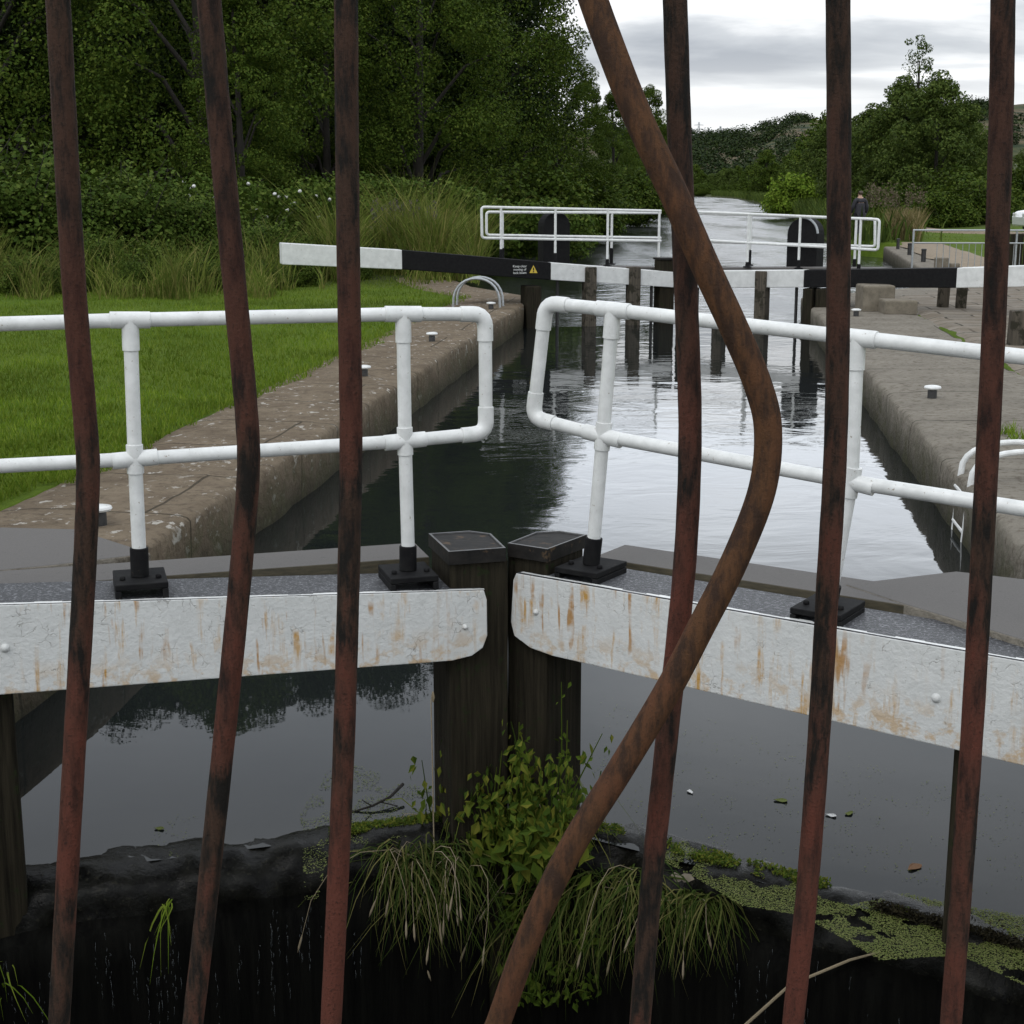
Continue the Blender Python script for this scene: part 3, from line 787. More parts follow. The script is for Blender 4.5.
    if left:      # warning notice painted on the beam
        def sheet(px, mt, lift=.006):
            m = MB(); pts = [G.P(x, y, -lift) for x, y in px]; m.prism(pts, G.n * .004); return m
        sg = sheet([(513, 275.5), (527.5, 275.5), (527.5, 264), (513, 264)], 0).build('notice', M['black'], beam)
        for i, tx in enumerate(('Keep clear', 'moving of', 'lock beam')):
            cu = bpy.data.curves.new('lettering', 'FONT'); cu.body = tx; cu.size = .058; cu.extrude = .001; cu.align_x = 'CENTER'
            to = bpy.data.objects.new('tmp', cu); COL.objects.link(to); dg = bpy.context.evaluated_depsgraph_get()
            me = bpy.data.meshes.new_from_object(to.evaluated_get(dg)); bpy.data.objects.remove(to)
            xa = -G.u; mt = Matrix(((xa.x, 0, -G.n.x, 0), (xa.y, 0, -G.n.y, 0), (0, 1, 0, 0), (0, 0, 0, 1)))
            mt.translation = G.P(519.8, 267.3 + i * 3.3, -.010); me.transform(mt); me.materials.clear(); me.materials.append(M['white'])
            lo = link('lettering', me, sg)
        yl = m_simple('yellow_sign', (.50, .36, .04), (.55, .40, .05), 30, .5)
        m = sheet([(529.5, 273), (537.5, 273), (533.5, 265.3)], 0); ts = m.build('warning_triangle', yl, beam)
        a = G.P(533.5, 269, -.008); m = MB(); m.box(a + Vector((0, 0, 0)), (.018, .006, .05), math.atan(.3)); m.box(a + Vector((0, 0, -.045)), (.02, .006, .018), math.atan(.3)); m.build('exclamation_mark', M['black'], ts)
    return root
far_gate(FL, True); far_gate(FR, False)

# ------------------------------------------------------------------ STREET FURNITURE AT THE LOCK
# small white-capped mooring bollards
def bollard_mesh():
    r = thing('mooring_bollard', 'x', 'bollard', 'white capped mooring bollards along the lock')
    m = MB(); m.lathe((0, 0, 0), [(.05, -.05), (.05, .10), (.045, .125)], 14); m.build('stem', M['darkmetal'], r)
    m = MB(); m.lathe((0, 0, .125), [(.05, 0), (.085, .012), (.092, .03), (.085, .05), (.05, .062), (.01, .066)], 18); m.build('cap', M['white'], r)
    return r
b0 = bollard_mesh(); first = True
for x, y, s, lb in ((100, 524, 1.0, 'white capped bollard half hidden by the leftmost rusty bar'), (364, 376, 1.0, 'white capped bollard on the left coping just right of the third bar'),
                 (432, 341, 1.0, 'white capped bollard on the left coping nearest the short ladder'), (491, 309, 1.0, 'white capped bollard at the far corner of the left coping'),
                 (932, 398, 1.05, 'white capped bollard alone on the pale right coping'), (856, 316, 1.0, 'white capped bollard in front of the stone steps')):
    p = onz(x, y, .42)
    if first: b0.location = p; b0['label'] = lb; b0.scale = (s * .85, s * .85, s * .62); first = False
    else: dup(b0, p, 0, (s * .85, s * .85, s * .62), lb)
# ladders
def ladder(loc, rz, label, mat, hh, run):
    r = thing('lock_ladder', label, 'ladder', loc=loc); r.rotation_euler = (0, 0, rz)
    for s in (-.2, .2):
        m = MB(); pts = []
        for i in range(15):
            t = i / 14; a = math.pi * t
            pts.append(Vector((s, run * (.5 - .5 * math.cos(a)), hh * math.sin(a) ** .7 - .02)))
        m.tube(pts + [Vector((s, run + .03, -.6)), Vector((s, run + .03, -1.6))], .022, 10); m.build('handrail', mat, r)
    for k in range(5):
        m = MB(); m.tube([Vector((-.2, run + .03, -.1 - k * .25)), Vector((.2, run + .03, -.1 - k * .25))], .014, 8); m.build('rung', mat, r)
    return r
th = math.atan(.1258)
pl = onz(455, 306, .42); ladder((pl.x, pl.y, .42), -th - R(90), 'galvanised ladder hoops on the left coping by the far gate', M['galv'], .50, .80)
pr_ = onz(992, 478, .42); ladder((Rx(10.2) + .80, 10.2, .42), -th + R(90), 'white painted ladder hoops at the right edge of the picture', M['white'], .24, .76)
# stone steps on the towpath
st = thing('stone_steps', 'two squat stone steps under the far right beam', 'steps', loc=(pxx(882, 24.7), 24.7, .43))
m = MB(); m.box((0, .1, .19), (.52, .6, .44)); m.build('upper_block', M['stone'], st, bevel=.03)
m = MB(); m.box((.24, -.46, .09), (.52, .5, .24)); m.build('lower_block', M['stone'], st, bevel=.03)
# timber posts by the towpath
def tpost(px, py, h, w, lb):
    p = onz(px, py, .42); m = MB(); m.prism([(-w, -w, -.3), (w, -w, -.3), (w, w, -.3), (-w, w, -.3)], (0.02, 0, h + .3), 0, 0)
    o = m.build('timber_post', M['wood_dry'], bevel=.012); o.location = (p.x, p.y, .42); o.rotation_euler = (0, 0, random.uniform(-.3, .3))
    m.f = [tuple(reversed(f)) for f in m.f]
    return tag(o, lb, 'post', 'short timber posts beside the towpath')
tpost(1015, 346, .45, .10, 'short timber post cut by the right picture edge below the white beam end')
tpost(960, 309, .50, .085, 'short timber post in the grass under the white beam end')
p_ = onz(881.5, 243, .45); m = MB(); m.tube([(p_.x, p_.y, -.6), (p_.x, p_.y, .75)], .06, 8); tag(m.build('fender_post', M['wood']), 'thin dark timber post against the end of the quay wall', 'post')
tpost(942, 308, .42, .08, 'shorter timber post left of its twin under the black beam')
# quay bollards beyond the gate
for i, (x, y, h, r0, lb) in enumerate(((898, 246, .24, .055, 'dark iron quay bollard farthest along the quay'), (909.5, 251.5, .25, .06, 'dark iron quay bollard second from the far end of the quay'),
                     (923.5, 258, .25, .065, 'dark iron quay bollard third from the far end of the quay'))):
    p = onz(x, y, .52); m = MB(); m.lathe((0, 0, 0), [(r0, -.1), (r0, h * .82), (r0 * 1.15, h * .86), (r0 * 1.15, h * .95), (r0 * .8, h)], 14)
    o = m.build('quay_bollard', M['darkmetal']); o.location = p; tag(o, lb, 'bollard', 'dark bollards along the quay')
for x, y, w_, h, lb in ((941, 269, .26, .27, 'square grey stone block at the near end of the quay'), (953.5, 269, .22, .14, 'low rounded stone beside the grey quay block')):
    p = onz(x, y, .5); m = MB(); m.box((0, 0, h / 2 - .1), (w_, w_, h + .2)); o = m.build('stone_block', M['stone'], bevel=.03); o.location = p; o.rotation_euler = (0, 0, .3); tag(o, lb, 'stone')

# galvanised barrier
fx0, fx1, fy = aty(912, 250, 34).x, aty(1075, 250, 34).x, 34.0
ft = thing('metal_barrier', 'thin galvanised pedestrian barrier with upright bars on the right bank', 'barrier')
zt, zm = aty(912, 230, fy).z, aty(912, 242, fy).z
zt, zm, zb = 1.46, 1.18, .55
m = MB()
m.tube([(fx0, fy, zt), (fx1, fy - .3, zt)], .02, 8); m.tube([(fx0, fy, zm), (fx1, fy - .3, zm)], .016, 8); m.tube([(fx0, fy, zb), (fx1, fy - .3, zb)], .016, 8); m.build('rail', M['galv'], ft)
for x in (fx0, aty(1015, 250, fy).x):
    m = MB(); m.tube([(x, fy - .06, .2), (x, fy - .06, zt)], .024, 8); m.build('post', M['galv'], ft)
m = MB(); n = 22
for i in range(n):
    x = fx0 + .55 + (fx1 - fx0 - .5) * i / n; m.tube([(x, fy - .03, zb), (x, fy - .03, zm)], .008, 6)
bb = m.build('infill_bars', M['galv'], ft)
# dark board fence behind it
dw = thing('board_fence', 'low dark brown board fence behind the galvanised barrier', 'fence', loc=(12.6, 37.5, .4))
m = MB()
for i in range(26): m.box((-.9 + i * .17 + .3, random.uniform(-.01, .01), .43 + random.uniform(-.02, .02)), (.155, .03, .92))
m.build('boards', M['wood'], dw)
for x in (-.65, 1.2, 3.2):
    m = MB(); m.box((x, .09, .45), (.11, .11, 1.05)); m.build('post', M['wood'], dw)

# ------------------------------------------------------------------ FOLIAGE TOOLS
def unit(n):
    v = rng.normal(size=(n, 3)); return v / np.linalg.norm(v, axis=1)[:, None]
def leaf_quads(C, N, size, asp=.55, droop=.0):
    """diamond leaves centred at C with normals N"""
    n = len(C); size = np.broadcast_to(size, (n,))[:, None]
    t = np.cross(N, unit(n)); t /= np.linalg.norm(t, axis=1)[:, None] + 1e-9
    t[:, 2] -= droop; t /= np.linalg.norm(t, axis=1)[:, None] + 1e-9
    b = np.cross(N, t); b /= np.linalg.norm(b, axis=1)[:, None] + 1e-9
    V = np.stack([C - t * size * .5, C + b * size * asp * .5 + t * size * .02, C + t * size * .5, C - b * size * asp * .5 + t * size * .02], axis=1)
    return V.reshape(-1, 3)
def clump_leaves(cen, rad, n, size, up=.5, shell=.55):
    d = unit(n); rr = (shell + (1 - shell) * rng.random(n) ** .5)[:, None]
    C = np.asarray(cen) + d * np.asarray(rad) * rr
    N = d * .7 + unit(n) * .8 + np.array([0, 0, up]); N /= np.linalg.norm(N, axis=1)[:, None]
    return C, N, size * (.6 + .8 * rng.random(n))
def make_tree(name, label, cat, h, cr, clear, nclump, nleaf, lsize, mat, lean=0, shape=1.0, seed=0, group=None, topw=.35, crad=1.0):
    """height h, crown radius cr, crown starts at clear*h"""
    rs = np.random.default_rng(seed + 100)
    root = thing(name, label, cat, group)
    Cs, Ns, Ss, ends = [], [], [], []
    for i in range(nclump):
        f = (i + .5) / nclump; z = h * (clear + (1 - clear) * f)
        prof = (math.sin(math.pi * min(1, (f * .86 + .14)) ** shape) ** .75) * (1 - topw * f) + .12
        a = i * 2.399 + rs.normal() * .4; rr = cr * prof * (.35 + .65 * math.sqrt(rs.random()))
        if f > .96: rr *= .25
        c = np.array([rr * math.cos(a) + lean * f, rr * math.sin(a), z + rs.normal() * .04 * h])
        s = cr * (.22 + .2 * rs.random()) * (1.05 - .4 * f) * crad
        ends.append((c, s))
        k = int(nleaf * (.6 + .8 * rs.random()))
        C, N, S = clump_leaves(c, (s, s, s * (.62 + .25 * rs.random())), k, lsize)
        Cs.append(C); Ns.append(N); Ss.append(S)
    V = leaf_quads(np.concatenate(Cs), np.concatenate(Ns), np.concatenate(Ss), .6, .35)
    np_mesh('crown', V, 4, mat, root)
    m = MB(); tr = h * .016 + .04; pts = []; nseg = 9
    for i in range(nseg):
        t = i / (nseg - 1); pts.append(Vector((lean * t * .9 + .12 * h * .05 * math.sin(t * 5 + seed), .1 * math.sin(t * 4 + seed * 2), h * .93 * t - .3)))
    m.tube(pts, [tr * (1.25 - .25 * min(1, i * 2)) * (1 - .9 * i / nseg) + .01 for i in range(nseg)], 9)
    for i, (c, s) in enumerate(ends):
        if i % 6 == 0:
            zb = max(.12 * h, c[2] - .28 * abs(np.hypot(c[0], c[1])) - .12 * h); t = min(.98, zb / (h * .93)); k = t * (nseg - 1); j = int(min(k, nseg - 2)); b = pts[j].lerp(pts[j + 1], k - j)
            e = Vector(c); mid = b.lerp(e, .5) + Vector((0, 0, .05 * h)); r0 = tr * (1 - .85 * t) * .45 + .012
            m.tube([b, mid, e], [r0, r0 * .6, .012], 6, caps=False)
    m.build('trunk', M['bark'], root, auto=0)
    return root
def make_bush(name, label, cat, rad, nclump, nleaf, lsize, mat, seed=0, group=None, extra=None):
    rs = np.random.default_rng(seed + 500); root = thing(name, label, cat, group); Cs, Ns, Ss = [], [], []
    stems = MB()
    for i in range(nclump):
        a = rs.random() * 6.283; q = math.sqrt(rs.random()); el = rs.random()
        c = np.array([rad[0] * q * math.cos(a) * .8, rad[1] * q * math.sin(a) * .8, rad[2] * (.12 + .80 * el * math.sqrt(max(.05, 1 - q * q * .85)))])
        s = min(rad) * (.22 + .2 * rs.random())
        C, N, S = clump_leaves(c, (s * 1.15, s * 1.15, s * .75), int(nleaf * (.6 + .8 * rs.random())), lsize, .7, .35)
        Cs.append(C); Ns.append(N); Ss.append(S)
        if i % 3 == 0: stems.tube([(c[0] * .3, c[1] * .3, -.1), (c[0] * .7, c[1] * .7, c[2] * .6), tuple(c)], [.02, .014, .006], 5, caps=False)
    for i in range(26):
        a = rs.random() * 6.283; q = .3 + .6 * rs.random(); b = Vector((rad[0] * q * math.cos(a) * .8, rad[1] * q * math.sin(a) * .8, rad[2] * .55 * (1 - .4 * q))); e = b + Vector((rs.normal() * .5, rs.normal() * .5, rad[2] * (.35 + .3 * rs.random())))
        stems.tube([b, b.lerp(e, .6) + Vector((0, 0, .08)), e], [.014, .01, .004], 5, caps=False)
        k = 46; tt = .25 + .75 * rs.random(k); C = np.array(b)[None] + (np.array(e) - np.array(b))[None] * tt[:, None] + rs.normal(size=(k, 3)) * .07
        N = unit(k) * .6 + np.array([0, -.2, .8]); Cs.append(C); Ns.append(N / np.linalg.norm(N, axis=1)[:, None]); Ss.append(lsize * (.9 + .8 * rs.random(k)))
    np_mesh('foliage', leaf_quads(np.concatenate(Cs), np.concatenate(Ns), np.concatenate(Ss), .7, .15), 4, mat, root)
    stems.build('stems', M['bark'], root, auto=0)
    return root
def blades(base, h, w, lean, mat, name, parent=None, segs=1, sag=0.0):
    """tapered blades; base (n,3), h,w,lean (n,), random azimuth"""
    n = len(base); az = rng.random(n) * 6.283; d = np.stack([np.cos(az), np.sin(az), np.zeros(n)], 1)
    fz = rng.random(n) * 6.283; s = np.stack([np.cos(fz), np.sin(fz), np.zeros(n)], 1)
    h = np.broadcast_to(h, (n,))[:, None]; w = np.broadcast_to(w, (n,))[:, None]; lean = np.broadcast_to(lean, (n,))[:, None]
    tip = base + d * lean * h + np.array([0, 0, 1.0]) * h * (1 - sag * lean)
    if segs == 1:
        V = np.stack([base - s * w, base + s * w, tip], 1); return np_mesh(name, V, 3, mat, parent)
    mid = base + d * lean * h * .35 + np.array([0, 0, 1.0]) * h * .6
    V = np.stack([base - s * w, base + s * w, mid + s * w * .8, mid - s * w * .8], 1)
    V2 = np.stack([mid - s * w * .8, mid + s * w * .8, tip + s * w * .1, tip - s * w * .1], 1)
    return np_mesh(name, np.concatenate([V, V2]), 4, mat, parent)

# ---- lawn grass
def lawn(region_n, xr, yr, test, hgt, wid, mat, name, zf):
    pts = []
    X = rng.uniform(*xr, region_n); Y = 1.0 / rng.uniform(1 / yr[1], 1 / yr[0], region_n)
    keep = np.array([test(x, y) for x, y in zip(X, Y)]); X, Y = X[keep], Y[keep]
    Z = np.array([zf(x, y) for x, y in zip(X, Y)])
    B = np.stack([X, Y, Z - .005], 1); n = len(B)
    return blades(B, hgt * (.5 + rng.random(n)), wid * (.6 + .8 * rng.random(n)), .2 + .5 * rng.random(n), mat, name)
def t_left(x, y):
    d = Lx(y) - x
    e = 1.18 + .22 * noise.noise((x * .8, y * .8, 2)) + .12 * noise.noise((x * 3, y * 3, 2)) + (.25 if 8 < y < 10 else 0)
    return d > e and abs(x / y + .17) < .24
o = lawn(330000, (-14, 1), (7.5, 36), t_left, .055, .006, M['lawn'], 'lawn_grass', zl); tag(o, 'short mown bright green grass of the lawn', 'grass', kind='stuff')
def t_right(x, y):
    d = x - Rx(y)
    lim = 4.0 + .4 * noise.noise((y * .5, 2, 2)) + 2.0 * sst(22, 30, y) if y < 33 else 3.2
    if y < 33: d = x - (Rx(y) if y < 28 else Rx(28) + (y - 28) * .9)
    return d > lim and x / y < .40
o = lawn(120000, (4, 30), (9, 66), t_right, .07, .009, M['lawn'], 'verge_grass', zr); tag(o, 'short green grass of the right bank', 'grass', kind='stuff')

# ---- tall grasses at the back of the lawn
n = 110000
Y = rng.uniform(27, 44, n); pxv = rng.uniform(-40, 480, n); X = (pxv - 512) / F * Y * 1.02
edge = 29.5 + 1.2 * np.sin(pxv * .021) + 1.2 * np.sin(pxv * .083 + 1) + rng.normal(size=n) * .5 + np.where(pxv < 190, -2.5, 0) + np.where(pxv > 330, 2.5, 0)
kp = (Y > edge) & ((pxv > 320) | (Y < edge + 3.5)) & (rng.random(n) < .55 + .45 * np.sin(pxv * .06 + Y * 1.3)); pn_ = np.array([noise.noise((x * .55, y * .8, 8)) + .5 * noise.noise((x * 1.7, y * 1.7, 5)) for x, y in zip(X, Y)]); kp = kp & (pn_ > -.12 + .3 * (rng.random(n) - .5))
X, Y = X[kp], Y[kp]
Z = np.array([zl(x, y) for x, y in zip(X, Y)]); B = np.stack([X, Y, Z], 1); n = len(B); edge = edge[kp]
hn = np.array([noise.noise((p[0] * .9, p[1] * .9, 3)) for p in B])
o = blades(B, (.42 + .50 * rng.random(n)) * (1 + 1.1 * hn) * np.where(px_of_arr(B) > 325, 1.55, 1.0) * np.clip(.25 + (Y - edge) * .45 + .2 * rng.normal(size=n), .18, 1.1), .0065 + .008 * rng.random(n), .25 + .6 * rng.random(n), M['tallgrass'], 'tall_grass', segs=2); tag(o, 'tall yellow green grass along the back of the lawn', 'grass', kind='stuff')
n = 9000; Y = rng.uniform(44, 62, n); X = np.array([Rx(y) for y in Y]) + rng.uniform(1.8, 6.5, n) ; kp = (X / Y > .205) & (X / Y < .268)
X, Y = X[kp], Y[kp]; Z = np.array([zr(x, y) for x, y in zip(X, Y)]); n = len(X)
kp = (Y > 56) | (X - np.array([Rx(y) for y in Y]) < 3.2); X, Y, Z = X[kp], Y[kp], Z[kp]; n = len(X)
o = blades(np.stack([X, Y, Z], 1), .5 + .7 * rng.random(n), .02 + .015 * rng.random(n), .15 + .4 * rng.random(n), M['drygrass'], 'dry_grass', segs=2); tag(o, 'tall straw coloured grass beyond the quay', 'grass', kind='stuff')
# grass fringe on the upper canal banks
pts = []
for y in np.arange(34, 380, .18):
    for s in (0, 1):
        if s == 1 and y < 53: continue
        for k in range(5 if y < 120 else 3):
            d = abs(rng.normal()) * 1.2 + .1; x = (Lx(y) - d + .3) if s == 0 else (Rx(y) + d - .3)
            pts.append((x, y + rng.random() * .2, .1 + min(d, .4)))
B = np.array(pts); n = len(B)
o = blades(B, .5 + .8 * rng.random(n), .03 + .03 * rng.random(n), .2 + .4 * rng.random(n), M['leaf_right'], 'bank_grass', segs=2); tag(o, 'rough grass fringing the upper canal banks', 'grass', kind='stuff')

# ---- trees of the left wood
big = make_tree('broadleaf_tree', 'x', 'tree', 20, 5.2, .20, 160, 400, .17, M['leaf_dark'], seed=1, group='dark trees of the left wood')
mid = make_tree('broadleaf_tree', 'x', 'tree', 15, 4.2, .12, 110, 560, .125, M['leaf_mid'], seed=2, crad=.9)
slim = make_tree('broadleaf_tree', 'x', 'tree', 12, 2.7, .05, 80, 460, .12, M['leaf_mid'], seed=3)
shared = 'tall dark broadleaf tree in the unbroken wood behind the lawn'
used = set()
def put(proto, x, y, z, rz, sc, label, group=None):
    if id(proto) not in used:
        used.add(id(proto)); proto.location = (x, y, z); proto.rotation_euler = (0, 0, rz); proto.scale = (sc,) * 3; proto['label'] = label
        if group: proto['group'] = group
        return proto
    o = dup(proto, (x, y, z), rz, sc, label, group)
    if not group and 'group' in o: del o['group']
    return o
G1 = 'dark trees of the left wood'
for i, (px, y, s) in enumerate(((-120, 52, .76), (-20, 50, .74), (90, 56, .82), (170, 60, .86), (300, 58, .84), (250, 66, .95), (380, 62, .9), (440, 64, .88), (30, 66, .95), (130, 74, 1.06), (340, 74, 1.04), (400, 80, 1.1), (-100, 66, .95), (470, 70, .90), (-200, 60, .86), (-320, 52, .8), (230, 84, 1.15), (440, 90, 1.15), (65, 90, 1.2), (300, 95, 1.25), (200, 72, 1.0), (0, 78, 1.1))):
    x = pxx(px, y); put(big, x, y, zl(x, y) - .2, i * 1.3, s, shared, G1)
for px, y, s, lb in ((205, 45, .92, 'lighter green tree hanging over the hedge between the second and third bars'),
                 (556, 74, .60, 'lower tree on the outer edge of the left wood beside the sky gap'),
                 (420, 52, .80, 'rounded mid green tree just right of the third bar'), (500, 62, .86, 'outermost tree of the left wood standing against the sky'), (0, 46, .95, 'leafy tree at the top left corner before the dark wood')):
    x = pxx(px, y); put(mid, x, y, zl(x, y) - .2, px * .1, s, lb)
for px, y, s, lb in ((240, 42, .62, 'small light tree leaning out behind the bindweed hedge'), (330, 50, .75, 'slim tree half hidden behind the third bar'), (585, 78, .62, 'small tree ending the left wood beside the upper canal'),
                 (612, 105, .70, 'small rounded tree beyond the wood left of the bent bar'), (648, 118, .80, 'feathery topped tree behind the bent bar over the canal'), (665, 160, .7, 'far tree on the left canal bank behind the straight bar')):
    x = pxx(px, y); put(slim, x, y, zl(x, y) - .2, px * .1, s, lb)

# ---- bushes of the left bank
bram = make_bush('bramble_bush', 'x', 'bush', (2.3, 1.7, 2.5), 100, 330, .095, M['leaf_bush'], seed=1)
bram2 = make_bush('shrub', 'x', 'bush', (2.4, 1.8, 2.6), 90, 220, .15, M['leaf_mid'], seed=2)
for px, y, s, lb in ((10, 33, 1.15, 'big bramble bush behind the leftmost bar'), (105, 34, 1.02, 'bramble mound between the first and second bars'), (180, 35, .80, 'bramble mound just left of the second bar'),
                 (262, 32.5, .56, 'low bramble bush behind the white beam end'), (310, 34, .46, 'low leafy bramble touching the white beam end'), (-70, 33, 1.3, 'bramble bush at the far left picture edge')):
    x = pxx(px, y); put(bram, x, y, zl(x, y) - .1, px * .07, s, lb)
elder = make_bush('shrub', 'x', 'bush', (1.6, 1.4, 2.3), 45, 200, .13, M['leaf_light'], seed=9)
for px, y, s, lb in ((62, 36.5, 1.0, 'paler shrub poking up behind the bramble mounds by the first bar'), (150, 34.2, .62, 'light leafy shrub low among the brambles left of the second bar'), (228, 36.5, .80, 'pale shrub behind the second bar before the hedge'), (450, 41, .55, 'small pale shrub in the tall grass left of the far rails')):
    x = pxx(px, y); put(elder, x, y, zl(x, y) - .1, px * .07, s, lb)
for i, (px, y, s) in enumerate(((20, 28.5, .34), (62, 29.2, .26), (128, 28.8, .30), (150, 30.0, .42), (196, 29.6, .28), (262, 30.2, .26), (300, 31.0, .30), (345, 33.5, .34), (410, 36, .36), (455, 36, .30), (90, 31.0, .44), (225, 31.5, .40))):
    x = pxx(px, y); put(elder if i % 3 == 0 else bram, x, y, zl(x, y) - .08, px * .07, s, 'low leafy weed clump in the long grass at the lawn edge', 'weed clumps at the lawn edge')
for px, y, s, lb in ((530, 56, 1.1, 'yellow green shrub over the far rail end at the foot of the wood'), (575, 66, 1.0, 'dark shrub at the wood edge right of the gear case'), (625, 95, 1.2, 'shrub on the left canal bank behind the bent bar'), (470, 52, .9, 'low shrub under the rounded tree'),
                 (655, 140, 1.5, 'far shrub at the waterline beside the bent bar'), (380, 48, .9, 'low shrub beside the third bar under the trees'), (600, 82, 1.0, 'small shrub by the water behind the far rails')):
    x = pxx(px, y); put(bram2, x, y, zl(x, y) - .2, px * .07, s, lb)
for i in range(16):
    px = -160 + i * 45; y = 84 + (i % 4) * 4; x = pxx(px, y); put(bram2, x, y, zl(x, y) - .2, i * .9, 1.7 + .5 * (i % 3), 'dense shrub filling the dark floor of the left wood', 'undergrowth deep in the left wood')
# bindweed hedge with white trumpet flowers
hg = thing('bindweed_hedge', 'long leafy hedge dotted with white bindweed flowers before the wood', 'hedge')
Cs, Ns, Ss, fl = [], [], [], MB()
for i in range(190):
    px = rng.uniform(120, 585); y = 39.5 + rng.normal() * .6 + (px - 300) * .012; x = pxx(px, y); z0 = zl(x, y); hh = 2.05 - .7 * sst(400, 580, px) + .2 * noise.noise((px * .02, 0, 0))
    c = np.array([x, y, z0 + hh * (.15 + .85 * rng.random())]); s = .34 + .2 * rng.random()
    C, N, S = clump_leaves(c, (s * 1.3, s, s * .8), 210, .105, .6, .3); Cs.append(C); Ns.append(N); Ss.append(S)
np_mesh('foliage', leaf_quads(np.concatenate(Cs), np.concatenate(Ns), np.concatenate(Ss), .75, .2), 4, M['leaf_bush'], hg)
allC = np.concatenate(Cs); cand = allC[(allC[:, 2] > np.quantile(allC[:, 2], .55))]
cand = cand[cand[:, 1] < np.quantile(cand[:, 1], .3)]
nf = 0
while nf < 46:
    c = cand[rng.integers(len(cand))]; pxq = px_of(c)
    if not (185 < pxq < 345 or 480 < pxq < 545 and rng.random() < .25 or 345 < pxq < 480 and rng.random() < .1): continue
    c = c + np.array([0, -.2, .08]); ax = Vector((rng.normal() * .3, -1, rng.normal() * .3 + .3)).normalized()
    fl.lathe(c, [(.006, -.05), (.012, -.02), (.03, 0), (.05, .012)], 8, axis=ax); nf += 1
fl.build('flowers', M['petal'], hg, auto=0)
# purple willowherb spikes
wh = thing('willowherb_clump', 'clump of purple grey willowherb spikes before the hedge right of the third bar', 'plant')
Cs = []; stems = MB(); cc = []
for i in range(48):
    px = rng.uniform(372, 436); y = rng.uniform(36.2, 37.6); x = pxx(px, y); z0 = zl(x, y); hh = 1.35 + .35 * rng.random()
    stems.tube([(x, y, z0), (x + .03, y, z0 + hh)], [.012, .006], 5, caps=False)
    k = 60; zz = z0 + hh * (.62 + .38 * rng.random(k)); rr = .06 * (1.1 - (zz - z0 - hh * .6) / (hh * .42)); cc.append(np.stack([x + rng.normal(size=k) * rr, y + rng.normal(size=k) * rr, zz], 1))
cc = np.concatenate(cc); np_mesh('flower_spikes', leaf_quads(cc, unit(len(cc)), .06, .8), 4, M['purple'], wh)
stems.build('stems', M['leaf_mid'], wh, auto=0)

# ---- right bank trees and bushes
rt = make_tree('broadleaf_tree', 'x', 'tree', 10, 4.2, .02, 90, 300, .24, M['leaf_right'], seed=7, topw=.3)
for px, y, s, lb in ((900, 96, .80, 'broad green tree below the birch on the right bank'), (935, 90, .78, 'bright leafy tree on the right bank left of the last bar'), (868, 105, .70, 'darker tree on the right bank beside the sixth bar'), (962, 100, .60, 'tree beside the last bar on the right bank'),
                 (835, 120, .70, 'tree behind the sixth bar on the right bank'), (1030, 110, .42, 'tree at the right picture edge under the hill'), (985, 125, .50, 'tree behind the last bar below the hillside')):
    x = pxx(px, y); put(rt, x, y, zr(x, y) - .3, px * .3, s, lb)
bi = make_tree('birch_tree', 'sparse birch rising above the other trees on the right bank', 'tree', 16.5, 4.0, .25, 95, 60, .2, M['leaf_mid'], seed=11, topw=.72, crad=.62)
x = pxx(913, 98); put(bi, x, 98, zr(x, 98) - .3, .5, .655, 'sparse pointed birch rising above the right bank trees')
x = pxx(893, 102); put(bi, x, 102, zr(x, 102) - .3, 2.0, .53, 'lower pointed birch just left of the tallest one')
rb = make_bush('round_bush', 'rounded bright green bush at the water edge of the upper canal', 'bush', (2.6, 2.3, 2.6), 90, 150, .20, M['leaf_bright'], seed=6)
x = pxx(795, 118); rb.location = (x, 118, .35); rb.scale = (.95, .9, 1.12)
for px, y, s, lb in ((945, 72, .75, 'green scrub on the slope above the dirt path'), (985, 74, .85, 'scrub behind the last bar above the dirt path'), (915, 78, .8, 'scrub on the slope above the straw grass'), (1015, 80, 1.0, 'scrub at the right picture edge above the pale car'), (885, 84, .75, 'dark scrub behind the walker'), (865, 92, .8, 'scrub beside the sixth bar'), (960, 84, 1.1, 'tall scrub high on the slope under the right trees')):
    x = pxx(px, y); put(bram2, x, y, zr(x, y) - .2, px * .07, s, lb)
for i in range(13):
    put(bram2, 36 + i * 2.1, 398 + (i % 3) * 2, .2, i * .9, .9 + .3 * (i % 4) / 3, 'far bush at the end of the visible water', 'bushes closing the end of the canal')
# pink willowherb on the right bank
wp = thing('willowherb_clump', 'pinkish willowherb patch in the straw grass beyond the quay', 'plant'); cc = []; stems = MB()
for i in range(26):
    px = rng.uniform(866, 925); y = rng.uniform(60, 66); x = pxx(px, y); z0 = zr(x, y); hh = 1.6 + .5 * rng.random()
    stems.tube([(x, y, z0), (x + .03, y, z0 + hh)], [.015, .008], 5, caps=False)
    k = 40; zz = z0 + hh * (.6 + .4 * rng.random(k)); cc.append(np.stack([x + rng.normal(size=k) * .09, y + rng.normal(size=k) * .09, zz], 1))
cc = np.concatenate(cc); np_mesh('flower_spikes', leaf_quads(cc, unit(len(cc)), .09, .8), 4, M['pink'], wp); stems.build('stems', M['leaf_mid'], wp, auto=0)
